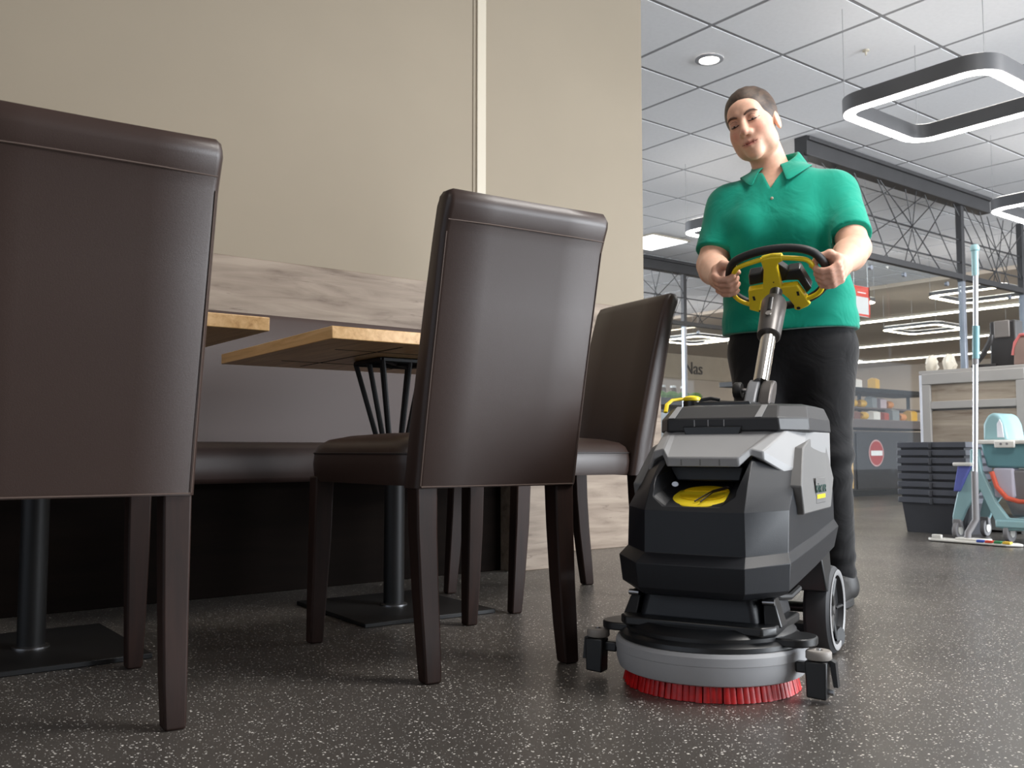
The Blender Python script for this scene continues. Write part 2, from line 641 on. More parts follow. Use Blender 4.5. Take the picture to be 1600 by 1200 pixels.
M['joint'] = mat('grey_cast_joint', (120, 122, 126), 0.42, 0.2)
M['sleeve'] = mat('dark_grey_sleeve', (84, 80, 78), 0.35, 0.4)
M['badge_green'] = mat('dark_green_print', (18, 66, 58), 0.5)
M['wire'] = mat('dark_cord', (40, 26, 22), 0.5)

MA = math.radians(22.5)
MO = Vector((1.502, 1.276, 0))
MU = Vector((math.sin(MA), -math.cos(MA), 0))
MV = Vector((math.cos(MA), math.sin(MA), 0))
MROT = MA - PI / 2
mc = thing('floor_scrubber', 'black and grey floor scrubbing machine with yellow handle and red brush', 'scrubber', MO, MROT)


def sring(z, a, b, vf, vc, vb, bb=None, zb=None, zc=None, sc_=(.94, .008)):
    """symmetric outline: front face, front chamfers, sides, rear"""
    bb = b if bb is None else bb
    zb = z if zb is None else zb
    zc = z if zc is None else zc
    vm = (vc + vb) / 2
    return [(sc_[0] * u + sc_[1], v, zz) for u, v, zz in _sring(z, a, b, vf, vc, vb, bb, zb, zc, vm)]


def _sring(z, a, b, vf, vc, vb, bb, zb, zc, vm):
    return [(-a, vf, z), (a, vf, z), (b, vc, zc), (bb, vm, (zc + zb) / 2), (bb, vb - .04, zb), (bb - .03, vb, zb), (-bb + .03, vb, zb), (-bb, vb - .04, zb), (-bb, vm, (zc + zb) / 2), (-b, vc, zc)]


body = MB().loft([
    sring(.180, .092, .150, -.112, -.05, .36, .150, .235, .185),
    sring(.186, .104, .168, -.134, -.062, .39, .168, .240, .192),
    sring(.198, .110, .178, -.143, -.070, .40, .178, .245, .200),
    sring(.245, .113, .183, -.150, -.075, .42, .185, .290, .252),
    sring(.263, .106, .173, -.120, -.051, .42, .175, .306, .269),
    sring(.345, .105, .174, -.120, -.042, .41, .176, .37, .348),
    sring(.395, .104, .170, -.088, .020, .40, .172, .40),
    sring(.440, .100, .162, -.042, .062, .40, .166),
    sring(.452, .085, .145, -.020, .08, .38, .150)]).build('body_shell', 'shell', mc)
# bowl recess in the front, wheel arches
cut = MB()
fr = [(-.062, .50), (-.074, .448), (-.088, .40), (-.078, .37), (-.055, .353), (.058, .353), (.084, .372), (.118, .448), (.14, .50)]
bk = [(-.055, .50), (-.060, .46), (-.066, .43), (-.06, .41), (-.045, .40), (.050, .40), (.070, .41), (.09, .46), (.10, .50)]
cut.loft([[(u, -.25, z - .0) for u, z in fr], [(u, -.10, z) for u, z in fr], [(u * .98, -.095, z + .004) for u, z in fr], [(u, .03, z) for u, z in bk]])
c1 = cut.build('cut', None, mc, smooth=False)
arch = []
for sx in (-1, 1):
    arch.append(MB().lathe([(.122, -.10), (.122, .10)], 40, lambda p, sx=sx: Vector((sx * .215 + p.z * .9, .385 + p.x, .112 + p.y))).build('cut', None, mc, smooth=False))
bpy.context.view_layer.update()
boolean_cut(body, [c1] + arch)
body.data.polygons.foreach_set('use_smooth', [True] * len(body.data.polygons))
body.data.set_sharp_from_angle(angle=math.radians(30))
bv = body.modifiers.new('bevel', 'BEVEL'); bv.width = .0025; bv.segments = 2; bv.limit_method = 'ANGLE'; bv.angle_limit = math.radians(20)

# grey recovery tank
def mir(pts):
    return [(u * .94 + .008, v, z) for u, v, z in pts + [(-u, v, z) for u, v, z in reversed(pts)]]
T0 = mir([(-.165, .37, .345), (-.174, .34, .345), (-.176, .12, .345), (-.176, .062, .396), (-.121, -.030, .442), (-.097, -.036, .450), (-.078, -.060, .428)])
T1 = mir([(-.165, .38, .40), (-.176, .35, .40), (-.177, .13, .40), (-.176, .066, .416), (-.120, -.030, .460), (-.095, -.036, .466), (-.076, -.061, .448)])
T2 = mir([(-.150, .39, .50), (-.174, .36, .50), (-.174, .20, .498), (-.166, .150, .496), (-.138, .078, .499), (-.120, .074, .500), (-.106, .066, .498)])
T3 = mir([(-.140, .39, .53), (-.160, .36, .53), (-.160, .21, .53), (-.154, .17, .53), (-.128, .125, .53), (-.112, .122, .53), (-.100, .120, .53)])
tk = MB().loft([T0, T1, T2, T3]).build('recovery_tank', 'tank', mc, angle=14, bevel=.003)
# rib marks on the lip, dark gap under it
for u in (-.035, .004, .043):
    MB().box((u, -.0605, .438), (.0022, .002, .012)).build('lip_rib', 'panel', tk)
m = MB().prism([(-.078, .430), (.078, .430), (.070, .400), (-.060, .400)], -.015, .0, lambda a, b_, h: (a, h, b_))
m.build('inner_panel', 'shell', mc, bevel=.003)
# side panels
sp = [(.026, .336), (.008, .392), (.085, .468), (.17, .489), (.31, .490), (.325, .40), (.285, .337)]
for sx in (-1, 1):
    def fn(a, b_, h, sx=sx):
        tilt = max(0, (b_ - .40)) * .18
        return (sx * (h - tilt) + (.018 if sx < 0 else 0), a, b_)
    p = MB().prism(sp, .160, .1850, fn).build('side_panel', 'panel', mc, bevel=.003, angle=20)
    q = MB().prism([(.135, .352), (.225, .352), (.225, .405), (.135, .405)], .1835, .1858, lambda a, b_, h, sx=sx: (sx * (h) + (.018 if sx < 0 else 0), a, b_))
    q.build('badge_plate', 'panel', p, bevel=.002)
    MB().prism([(.14, .362), (.22, .362), (.22, .3705), (.14, .3705)], .1855, .1866, lambda a, b_, h, sx=sx: (sx * h + (.018 if sx < 0 else 0), a, b_)).build('yellow_bar', 'yellow', p, smooth=False)
    me = text_mesh('KÄRCHER', .0225, .0006, 'CENTER')
    tx = mkobj('lettering', me, 'badge_green', p, smooth=False)
    tx.matrix_basis = Matrix(((0, 0, sx, sx * .1862 + (.018 if sx < 0 else 0)), (sx, 0, 0, .18), (0, 1, 0, .3745), (0, 0, 0, 1)))

# lid
LS = (1.0, .010)
lid = MB().loft([
    sring(.499, .112, .156, .078, .150, .40, sc_=LS),
    sring(.502, .120, .163, .066, .145, .405, sc_=LS),
    sring(.529, .118, .161, .062, .143, .405, sc_=LS),
    sring(.556, .106, .150, .118, .180, .40, sc_=LS),
    sring(.561, .088, .135, .145, .20, .39, sc_=LS)])
ld = lid.build('lid', 'lid', mc, angle=14, bevel=.003)
for u in (-.048, -.018, .016):
    MB().box((u, .0635, .519), (.0022, .003, .014)).build('lid_rib', 'tank', ld)
MB().prism([(-.074, .512), (-.066, .488), (.046, .488), (.054, .512)], .060, .075, lambda a, b_, h: (a, h, b_)).build('grip_shade_plate', 'dark_plastic', ld, bevel=.002)  # dark plate stands in for the shade of the grip slot
for u in (-.098, .088):
    m = MB().prism([(u - .007, 0), (u + .007, 0), (u + .006, 1), (u - .006, 1)], 0, 1, lambda a, t_, h: (a, .061 + t_ * .054, .5295 + t_ * .0265 + h * .0014))
    m.build('lid_facet_highlight', 'tank', ld)  # light grey strips paint the lit facets of the black lid
MB().box((-.03, .245, .566), (.13, .10, .010)).build('hatch', 'dark_plastic', mc, bevel=.003)
MB().tube([(-.085, .20, .562), (-.078, .205, .576), (-.06, .215, .580), (-.04, .22, .576)], .004, 8).build('hatch_loop', 'dark_plastic', mc)
# yellow hose cap at the lid side
m = MB().tube([(-.150, .165, .548), (-.152, .18, .566), (-.146, .20, .577), (-.125, .215, .580), (-.105, .22, .580)], .005, 8, flat=.6)
hc = m.build('yellow_strap', 'yellow', mc)
MB().lathe([(.017, .574), (.020, .577), (.020, .583), (.015, .586), (.004, .588)], 20, lambda p: p + Vector((-.108, .225, 0))).build('hose_cap', 'yellow', hc)
MB().lathe([(.020, .552), (.020, .575)], 20, lambda p: p + Vector((-.108, .225, 0))).build('hose_neck', 'dark_plastic', mc)

# yellow filler cap in the bowl
CT = Matrix.Rotation(math.radians(17), 3, 'X')
cc = Vector((.006, -.040, .368))
cf = lambda p: CT @ p + cc
cap = MB().lathe([(.066, -.012), (.068, 0), (.066, .005), (.060, .008), (.002, .009)], 40, cf).build('filler_cap', 'yellow', mc, angle=30)
for sy in (-1, 1):
    poly = []
    for k in range(15):
        a = PI * k / 14
        poly.append((.046 * math.cos(a), sy * (.012 + .030 * math.sin(a))))
    m = MB().prism(poly, .0087, .0100, lambda a, b_, h: cf(Vector((a, b_, h))))
    m.build('grip_hollow', 'yellow_deep', cap)
m = MB().tube([cf(Vector(p)) for p in ((.010, -.058, .012), (.016, -.040, .015), (.024, -.018, .018), (.045, -.002, .020), (.050, .006, .020), (.044, .008, .020), (.022, -.012, .019), (.004, -.045, .014), (-.002, -.056, .012))], .0016, 6)
m.build('cap_cord', 'wire', cap)
MB().lathe([(.010, 0), (.010, .004), (.008, .006)], 16, lambda p: Vector((-.052 + p.x * .7, -.050 + p.z, .394 + p.y * .5))).build('bowl_button', 'steel', mc)

# brush deck -------------------------------------------------------
SK = [(.176, .031), (.182, .034), (.187, .050), (.187, .068), (.1885, .069), (.188, .084), (.184, .090), (.176, .091)]
MB().lathe(SK, 64).build('skirt', 'skirt', mc, angle=30)
dk = MB().lathe([(.176, .088), (.180, .092), (.179, .100), (.171, .106), (.167, .107), (.167, .114), (.161, .120), (.146, .128), (.02, .130)], 64).build('brush_deck', 'dark_plastic', mc, angle=25)
MB().prism([(-.135, -.118), (.135, -.118), (.155, -.09), (.155, .10), (-.155, .10), (-.155, -.09)], .118, .136).build('deck_step', 'dark_plastic', dk, bevel=.004)
m = MB().loft([[(-.115, -.085, .13), (.115, -.085, .13), (.135, -.04, .13), (.135, .12, .13), (-.135, .12, .13), (-.135, -.04, .13)],
               [(-.100, -.075, .19), (.100, -.075, .19), (.12, -.04, .19), (.12, .12, .19), (-.12, .12, .19), (-.12, -.04, .19)]])
m.build('motor_housing', 'shell', mc, bevel=.008, seg=3)
for sx in (-1, 1):
    br = MB().loft([[(sx * .128, -.075, .13), (sx * .160, -.068, .13), (sx * .160, -.02, .13), (sx * .128, -.02, .13)],
                    [(sx * .122, -.06, .182), (sx * .142, -.055, .182), (sx * .142, -.02, .182), (sx * .122, -.02, .182)]]).build('lift_bracket', 'dark_plastic', mc, bevel=.003)
    MB().tube([(sx * .124, -.066, .176), (sx * .146, -.064, .176)], .006, 10).build('bolt', 'steel', br)
    # outrigger plate and bumper roller
    poly = []
    for k in range(13):
        a = -PI / 2 + PI * k / 12
        poly.append((sx * (.180 + .036 * math.cos(a)), -.03 + .045 * math.sin(a)))
    poly += [(sx * .12, .015), (sx * .12, -.075)]
    pl = MB().prism(poly, .097, .113).build('outrigger', 'dark_plastic', mc, bevel=.003)
    cx, cv = sx * .222, -.052
    rl = MB().lathe([(.022, .078), (.0235, .080), (.0235, .091), (.021, .094), (.008, .0945), (.006, .091)], 28, lambda p, cx=cx, cv=cv: p + Vector((cx, cv, 0))).build('bumper_roller', 'roller', mc)
    MB().lathe([(.004, .088), (.004, .097)], 6, lambda p, cx=cx, cv=cv: p + Vector((cx, cv, 0))).build('bolt', 'steel', rl)
    m = MB().loft([[(cx - .020, cv - .020, .010), (cx + .016, cv - .022, .008), (cx + .016, cv + .012, .008), (cx - .020, cv + .012, .010)],
                   [(cx - .022, cv - .020, .076), (cx + .018, cv - .022, .076), (cx + .018, cv + .012, .076), (cx - .022, cv + .012, .076)]])
    rbk = m.build('roller_block', 'dark_plastic', mc, bevel=.003)
    MB().loft([[(cx + sx * .018, cv - .004, .080), (cx + sx * .030, cv - .004, .074), (cx + sx * .030, cv + .016, .074), (cx + sx * .018, cv + .016, .080)],
               [(cx + sx * .026, cv - .004, .030), (cx + sx * .034, cv - .004, .030), (cx + sx * .034, cv + .016, .030), (cx + sx * .026, cv + .016, .030)]]).build('wing', 'dark_plastic', rbk)
    MB().tube([(cx + sx * .012, cv, .020), (cx + sx * .026, cv, .020)], .006, 8).build('axle', 'steel', rbk)
    MB().box((sx * .205, cv + .004, .060), (.05, .02, .02)).build('roller_arm', 'dark_plastic', mc, bevel=.003)
# bristles
random.seed(5)
m = MB()
for ring_r, nn in ((.170, 86), (.160, 78)):
    for k in range(nn):
        a = 2 * PI * (k + random.uniform(-.12, .12)) / nn
        ca, sa = math.cos(a), math.sin(a)
        top = [Vector(((ring_r - .006) * ca + dx * -sa + 0, (ring_r - .006) * sa + dx * ca, .036)) for dx in (-.0048, .0048)]
        w2 = .0060
        r0, r1 = ring_r, ring_r - .010
        jit = random.uniform(-.002, .003)
        bot = [Vector(((r0 + jit) * ca + dx * -sa, (r0 + jit) * sa + dx * ca, .001)) for dx in (-w2, w2)]
        top2 = [Vector((r1 * ca + dx * -sa, r1 * sa + dx * ca, .036)) for dx in (-.0048, .0048)]
        bot2 = [Vector(((r1 + jit) * ca + dx * -sa, (r1 + jit) * sa + dx * ca, .001)) for dx in (-w2, w2)]
        mid = Vector(((r0 + jit + .002) * ca, (r0 + jit + .002) * sa, .001))
        midt = Vector(((ring_r - .004) * ca, (ring_r - .004) * sa, .036))
        m.loft([[bot[0], mid, bot[1], bot2[1], bot2[0]], [top[0], midt, top[1], top2[1], top2[0]]])
o = m.build('bristles', 'bristle', mc, angle=60)
o['kind'] = 'stuff'
MB().lathe([(.152, .006), (.152, .036)], 48).build('brush_plate', 'dark_plastic', mc)

# wheels
for sx in (-1, 1):
    wf = lambda p, sx=sx: Vector((sx * (.146 + p.z), .392 + p.x, .100 + p.y))
    wh = MB().lathe([(.070, -.030), (.092, -.030), (.099, -.022), (.100, -.010), (.100, .008), (.097, .020), (.090, .027), (.078, .027), (.075, .014), (.004, .012)], 44, wf, cap=True).build('drive_wheel', 'tyre', mc, angle=30)
    MB().lathe([(.0745, .0145), (.060, .0155), (.040, .016), (.022, .020)], 32, wf).build('hub', 'dark_plastic', wh, angle=30)
    MB().lathe([(.088, .0268), (.090, .0285), (.080, .0290), (.077, .0268)], 44, wf, cap=False).build('rim', 'tank', wh)
    MB().lathe([(.018, .010), (.018, .018), (.010, .020), (.002, .021)], 20, wf).build('axle_cap', 'steel', wh)
    for k in range(5):
        a = 2 * PI * k / 5
        MB().tube([wf(Vector((.020 * math.cos(a), .020 * math.sin(a), .014))), wf(Vector((.070 * math.cos(a), .070 * math.sin(a), .019)))], .009, 8, flat=.5).build('spoke', 'dark_plastic', wh)
MB().tube([(-.14, .392, .1), (.14, .392, .1)], .012, 10).build('axle', 'dark_plastic', mc)
MB().loft([[(-.17, .30, .15), (.17, .30, .15), (.17, .36, .15), (-.17, .36, .15)], [(-.16, .27, .26), (.16, .27, .26), (.16, .38, .26), (-.16, .38, .26)]]).build('chassis', 'dark_plastic', mc, bevel=.004)
# small hoses below
MB().tube([(.11, .02, .185), (.125, .05, .170), (.135, .10, .165), (.14, .16, .175)], .007, 8).build('hose', 'rubber', mc)
# squeegee bar behind
pts = []
for k in range(17):
    a = math.radians(-42 + 84 * k / 16)
    pts.append((.26 * math.sin(a), .27 + .20 * math.cos(a), .035))
MB().tube(pts, .014, 8, flat=1.6).build('squeegee', 'dark_plastic', mc)

# steering column
cu = .014
def colp(t, du=0):       # t along the column
    a = Vector((cu + .006, .305, .560)); b_ = Vector((cu - .006, .575, .893))
    return a.lerp(b_, t) + Vector((du, 0, 0))
cd = (colp(1) - colp(0)).normalized()
m = MB()
m.prism([(-.030, 0), (.030, 0), (.028, .05), (.022, .085), (.010, .098), (-.010, .098), (-.022, .085), (-.028, .05)], -.014, .014,
        lambda a, b_, h: colp(0) + Vector((h - .012, 0, 0)) + Vector((0, a, 0)) + cd * b_ * .9)
jt = m.build('column_joint', 'joint', mc, bevel=.006, seg=3)
m = MB().prism([(-.026, .01), (.024, .01), (.026, .05), (.020, .080), (.008, .094), (-.012, .094), (-.022, .080), (-.026, .05)], -.013, .016,
               lambda a, b_, h: colp(0) + Vector((h + .019, 0, 0)) + Vector((0, a, 0)) + cd * b_ * .9)
m.build('joint_cheek', 'sleeve', jt, bevel=.006, seg=3)
kz = colp(.13)
m = MB().tube([kz + Vector((-.026, -.005, 0)), kz + Vector((-.042, -.005, 0))], .005, 8)
m.build('knob_stem', 'steel', mc)
poly = []
m = MB()
rings = []
for x in (-.040, -.043, -.056, -.059):
    rr = .0185 if x in (-.043, -.056) else .0165
    rings.append([kz + Vector((x, -.005 + (rr + .0015 * (k % 2)) * math.cos(2 * PI * k / 20), (rr + .0015 * (k % 2)) * math.sin(2 * PI * k / 20))) for k in range(20)])
m.loft(rings).build('clamp_knob', 'rubber', mc)
MB().tube([colp(.18), colp(.60)], .0185, 28).build('column_tube', 'chrome', mc)
MB().tube([colp(.82), colp(.93)], .016, 20).build('column_head', 'dark_plastic', mc)
MB().tube([colp(.545), colp(.55), colp(.59), colp(.82), colp(.845)], [.026, .0285, .029, .0315, .027], 28).build('column_sleeve', 'sleeve', mc, angle=30)
fwd = Vector((0, -cd.z, cd.y))
mm = MB().tube([colp(.70) + fwd * .029, colp(.80) + fwd * .0305], .006, 10, flat=.5)
mm.build('slot', 'dark_plastic', mc)
MB().tube([colp(.665) + fwd * .027, colp(.665) + fwd * .033], .0075, 10).build('clamp_bolt', 'chrome', mc)

# steering wheel: plane coordinates p (across), q (forward and up), n (towards the operator)
WQ = Vector((0, -.769, .639))
WN = Vector((0, .639, .769))
WC = Vector((.008, .585, .905))
def wp(p, q, n=0):
    return WC + Vector((p, 0, 0)) + WQ * q + WN * n
def smooth_path(pts, closed, it=2):
    for _ in range(it):
        out = []
        n = len(pts)
        for i in range(n if closed else n - 1):
            a, b_ = pts[i], pts[(i + 1) % n]
            out.append((a[0] * .75 + b_[0] * .25, a[1] * .75 + b_[1] * .25))
            out.append((a[0] * .25 + b_[0] * .75, a[1] * .25 + b_[1] * .75))
        if not closed:
            out = [pts[0]] + out + [pts[-1]]
        pts = out
    return pts
rim = [(-0.1134, 0.0566), (-0.0904, 0.0748), (-0.0363, 0.0914), (0.0093, 0.0954), (0.0526, 0.0925), (0.0894, 0.0804), (0.1095, 0.0606), (0.1242, 0.021), (0.1218, -0.02), (0.0981, -0.0566), (0.0649, -0.0808), (0.0156, -0.1009), (-0.0537, -0.0971), (-0.0975, -0.0797), (-0.127, -0.0509), (-0.1356, -0.0213), (-0.1277, 0.0216)]
MB().tube([wp(p, q, .010) for p, q in smooth_path(rim, True)], .0108, 12, closed=True).build('steering_rim', 'rubber', mc)
lL = [(-0.0294, 0.0714), (-0.0851, 0.0576), (-0.1056, 0.045), (-0.122, 0.0055), (-0.1291, -0.0395), (-0.1174, -0.0615), (-0.0937, -0.0785), (-.08, -.078)]
lR = [(0.0500, -0.0729), (0.0641, -0.0729), (0.0911, -0.0589), (0.1055, -0.0392), (0.1067, -0.0063), (0.094, 0.0336), (0.0851, 0.0565), (0.0582, 0.0644), (0.0263, 0.07), (0.01, .072)]
plate = [(-0.0309, 0.0745), (-0.0029, 0.0796), (0.0234, 0.0776), (0.0252, 0.0643), (0.0129, 0.0585), (0.0062, 0.0476), (0.0048, -0.0216), (0.0446, -0.0201), (0.0605, -0.0679), (0.0671, -0.0873), (0.0577, -0.0957), (0.0328, -0.1074), (0.0221, -0.1032), (0.0236, -0.089), (0.0138, -0.0628), (0.0033, -0.0461), (-0.0186, -0.0406), (-0.0386, -0.0478), (-0.0563, -0.0648), (-0.0651, -0.0895), (-0.0697, -0.1052), (-0.0957, -0.0929), (-0.0838, -0.0239), (-0.0441, -0.0191), (-0.0292, 0.0401), (-0.0299, 0.0581)]
yf = MB().prism(plate, -.006, .014, lambda a, b_, h: wp(a, b_, h)).build('handle_frame', 'yellow', mc, bevel=.003, seg=2)
MB().tube([wp(p, q, .001) for p, q in smooth_path(lL, False)], .0064, 10).build('frame_loop', 'yellow', yf)
MB().tube([wp(p, q, .001) for p, q in smooth_path(lR, False)], .0064, 10).build('frame_loop', 'yellow', yf)
MB().prism([(-0.0772, 0.0156), (-0.0406, 0.0189), (-0.0458, -0.0158), (-0.0831, -0.0209)], .010, .040, lambda a, b_, h: wp(a, b_, h)).build('switch_box', 'dark_plastic', yf, bevel=.004)
MB().prism([(0.0251, 0.0185), (0.0566, 0.0206), (0.0741, -0.0478), (0.0588, -0.0646), (0.0451, -0.0171), (0.008, -0.0131)], .010, .040, lambda a, b_, h: wp(a, b_, h)).build('switch_box', 'dark_plastic', yf, bevel=.004)
MB().prism([(.004, .045), (.024, .02), (.030, -.012), (.002, -.018)], .012, .035, lambda a, b_, h: wp(a, b_, h)).build('hub_core', 'rubber', yf, bevel=.003)
MB().prism([(-.030, .035), (-.046, .015), (-.05, -.016), (-.035, -.018)], .012, .035, lambda a, b_, h: wp(a, b_, h)).build('hub_core', 'rubber', yf, bevel=.003)
for p, q, w_, h_ in ((-.074, -.052, .003, .014), (.042, -.047, .003, .014)):
    MB().prism([(p - w_, q - h_ / 2), (p + w_, q - h_ / 2), (p + w_, q + h_ / 2), (p - w_, q + h_ / 2)], -.0068, -.005, lambda a, b_, h: wp(a, b_, h)).build('slit', 'dark_plastic', yf, smooth=False)
for p, q, r_ in ((.034, -.098, .005), (-.068, -.099, .0035), (-.012, -.002, .0018)):
    MB().lathe([(r_, -.0068), (r_, -.005)], 14, lambda s_, p=p, q=q: wp(p + s_.x, q + s_.y, s_.z)).build('screw_hole', 'dark_plastic', yf)


# ================================================================== PERSON
class Field:
    """signed distance grid meshed with surface nets"""
    def __init__(self, lo, hi, h):
        self.lo = np.array(lo, dtype=np.float32)
        self.h = h
        self.n = [int(math.ceil((hi[i] - lo[i]) / h)) + 1 for i in range(3)]
        self.D = np.full(self.n, 0.3, dtype=np.float32)
        self.ax = [(self.lo[i] + h * np.arange(self.n[i])).astype(np.float32) for i in range(3)]

    def slab(self, lo, hi):
        sl = []
        for i in range(3):
            a = max(0, int((lo[i] - self.lo[i]) / self.h) - 1)
            b = min(self.n[i], int((hi[i] - self.lo[i]) / self.h) + 3)
            sl.append(slice(a, max(a, b)))
        return tuple(sl)

    def apply(self, fn, lo=None, hi=None, k=0.0, op='u'):
        sl = self.slab(lo, hi) if lo is not None else (slice(None),) * 3
        X = self.ax[0][sl[0]][:, None, None]; Y = self.ax[1][sl[1]][None, :, None]; Z = self.ax[2][sl[2]][None, None, :]
        if X.size == 0 or Y.size == 0 or Z.size == 0:
            return
        d = fn(X, Y, Z)
        A = self.D[sl]
        if op == 'u':
            self.D[sl] = smin(A, d, k)
        elif op == 's':
            self.D[sl] = -smin(-A, d, k)
        else:
            self.D[sl] = -smin(-A, -d, k)

    def mesh(self, name):
        D = self.D
        ins = D < 0
        c = np.zeros([x - 1 for x in self.n], dtype=np.int8)
        offs = [(i, j, k) for i in (0, 1) for j in (0, 1) for k in (0, 1)]
        for i, j, k in offs:
            c += ins[i:i + c.shape[0], j:j + c.shape[1], k:k + c.shape[2]]
        act = np.argwhere((c > 0) & (c < 8))
        vals = np.stack([D[act[:, 0] + i, act[:, 1] + j, act[:, 2] + k] for i, j, k in offs], 1)
        P = np.zeros((len(act), 3)); C = np.zeros(len(act))
        O = np.array(offs, dtype=np.float64)
        for a in range(8):
            for b in range(a + 1, 8):
                if np.abs(O[a] - O[b]).sum() != 1:
                    continue
                va, vb = vals[:, a], vals[:, b]
                m = (va < 0) != (vb < 0)
                t = np.where(m, va / np.where(m, va - vb, 1), 0)
                P += np.where(m[:, None], O[a] + t[:, None] * (O[b] - O[a]), 0)
                C += m
        P = (act + P / C[:, None]) * self.h + self.lo
        idx = np.full(c.shape, -1, dtype=np.int32)
        idx[act[:, 0], act[:, 1], act[:, 2]] = np.arange(len(act))
        quads = []
        for ax in range(3):
            s0 = [slice(1, -1)] * 3; s1 = [slice(1, -1)] * 3
            s0[ax] = slice(0, -1); s1[ax] = slice(1, None)
            A = ins[tuple(s0)]; B = ins[tuple(s1)]
            for flip, msk in ((False, A & ~B), (True, ~A & B)):
                e = np.argwhere(msk)
                if len(e) == 0:
                    continue
                e = e + np.array([0 if q == ax else 1 for q in range(3)])
                o1, o2 = [(1, 2), (2, 0), (0, 1)][ax]
                d1 = np.zeros(3, int); d1[o1] = 1
                d2 = np.zeros(3, int); d2[o2] = 1
                q = [idx[tuple((e - d1 - d2).T)], idx[tuple((e - d2).T)], idx[tuple(e.T)], idx[tuple((e - d1).T)]]
                if flip:
                    q = q[::-1]
                quads.append(np.stack(q, 1))
        F = np.concatenate(quads)
        F = F[(F >= 0).all(1)]
        me = bpy.data.meshes.new(name)
        me.from_pydata(P.tolist(), [], F.tolist())
        return me, P


def smin(a, b, k):
    if k <= 0:
        return np.minimum(a, b)
    h = np.maximum(k - np.abs(a - b), 0) / k
    return np.minimum(a, b) - h * h * k * 0.25


def cone(a, b, ra, rb, sy=1.0):
    """round cone; sy stretches the v axis (flattened bodies)"""
    a = np.array(a, float); b = np.array(b, float)
    d = b - a; d2 = d.copy(); d2[1] *= sy
    L = float((d2 ** 2).sum())
    def fn(X, Y, Z):
        px, py, pz = X - a[0], (Y - a[1]) * sy, Z - a[2]
        t = np.clip((px * d2[0] + py * d2[1] + pz * d2[2]) / L, 0, 1)
        return (np.sqrt((px - t * d2[0]) ** 2 + (py - t * d2[1]) ** 2 + (pz - t * d2[2]) ** 2) - (ra + t * (rb - ra))).astype(np.float32)
    R = max(ra, rb) + .05
    return fn, np.minimum(a, b) - R, np.maximum(a, b) + R


def ell(c, r, Rm=None):
    c = np.array(c, float); r = np.array(r, float)
    def fn(X, Y, Z):
        x, y, z = X - c[0], Y - c[1], Z - c[2]
        k0 = np.sqrt((x / r[0]) ** 2 + (y / r[1]) ** 2 + (z / r[2]) ** 2)
        k1 = np.sqrt((x / r[0] ** 2) ** 2 + (y / r[1] ** 2) ** 2 + (z / r[2] ** 2) ** 2) + 1e-9
        return (k0 * (k0 - 1) / k1).astype(np.float32)
    return fn, c - r - .05, c + r + .05


HC = np.array([-.170, 1.028, 1.484])
HR = np.array(Matrix.Rotation(math.radians(-7), 3, 'Z') @ Matrix.Rotation(math.radians(-14), 3, 'Y') @ Matrix.Rotation(math.radians(12), 3, 'X'))
HS = 0.985


def to_head(X, Y, Z):
    x, y, z = X - HC[0], Y - HC[1], Z - HC[2]
    return [(HR[0, i] * x + HR[1, i] * y + HR[2, i] * z) / HS for i in range(3)]


def head_fn(X, Y, Z, hair=False):
    x, y, z = to_head(X, Y, Z)
    ax = np.abs(x)
    E = lambda c, r: ell(c, r)[0]
    d = E((0, .018, .032), (.073, .092, .080))(x, y, z)
    d = smin(d, E((0, -.022, -.032), (.060, .066, .082))(x, y, z), .03)
    d = smin(d, E((.030, -.050, -.036), (.033, .034, .036))(ax, y, z), .03)          # cheeks
    d = smin(d, E((.040, -.018, -.072), (.025, .032, .030))(ax, y, z), .03)          # jaw
    d = smin(d, E((0, -.070, -.100), (.024, .019, .020))(x, y, z), .025)             # chin
    d = smin(d, E((0, -.062, .036), (.045, .026, .030))(x, y, z), .03)               # forehead
    d = smin(d, cone((.012, -.083, .024), (.040, -.074, .023), .009, .007)[0](ax, y, z), .016)   # brow
    d = -smin(-d, E((.031, -.100, .005), (.021, .018, .013))(ax, y, z), .016)        # sockets
    d = smin(d, E((.0305, -.076, .004), (.0155, .0145, .0130))(ax, y, z), .006)      # lids
    d = smin(d, cone((0, -.084, .020), (0, -.108, -.032), .0075, .0120)[0](x, y, z), .012)       # nose
    d = smin(d, E((.0125, -.096, -.036), (.0095, .011, .0085))(ax, y, z), .008)       # nostrils
    d = smin(d, E((0, -.080, -.068), (.027, .014, .018))(x, y, z), .02)              # muzzle
    d = smin(d, cone((0, -.0935, -.0640), (.0285, -.0755, -.0665), .0046, .0026)[0](ax, y, z), .006)  # upper lip
    d = smin(d, cone((0, -.0925, -.0765), (.025, -.0770, -.0700), .0060, .0030)[0](ax, y, z), .006)  # lower lip
    d = -smin(-d, cone((0, -.0990, -.0700), (.0300, -.0795, -.0672), .0028, .0018)[0](ax, y, z), .003)   # mouth line
    # ears
    e = E((.0735, .016, -.016), (.0085, .018, .030))(ax, y, z)
    e = -smin(-e, E((.082, .008, -.014), (.006, .009, .017))(ax, y, z), .006)
    d = smin(d, e, .008)
    return (d * HS).astype(np.float32)


def head_pt(x, y, z):
    return HC + HR @ (np.array([x, y, z]) * HS)


def face_y(x, z):
    """front surface of the face at head coordinates x, z"""
    ys = np.linspace(-.14, -.01, 400)
    P = np.array([head_pt(x, y, z) for y in ys])
    d = head_fn(P[:, 0], P[:, 1], P[:, 2])
    i = int(np.argmax(d < 0))
    return ys[i]


SHL = np.array([-.262, 1.055, 1.238]); ELL_ = np.array([-.292, .975, 1.040])
SHR = np.array([.062, 1.110, 1.252]); ELR = np.array([.136, .965, 1.045])
NB = np.array([-.108, 1.100, 1.305])


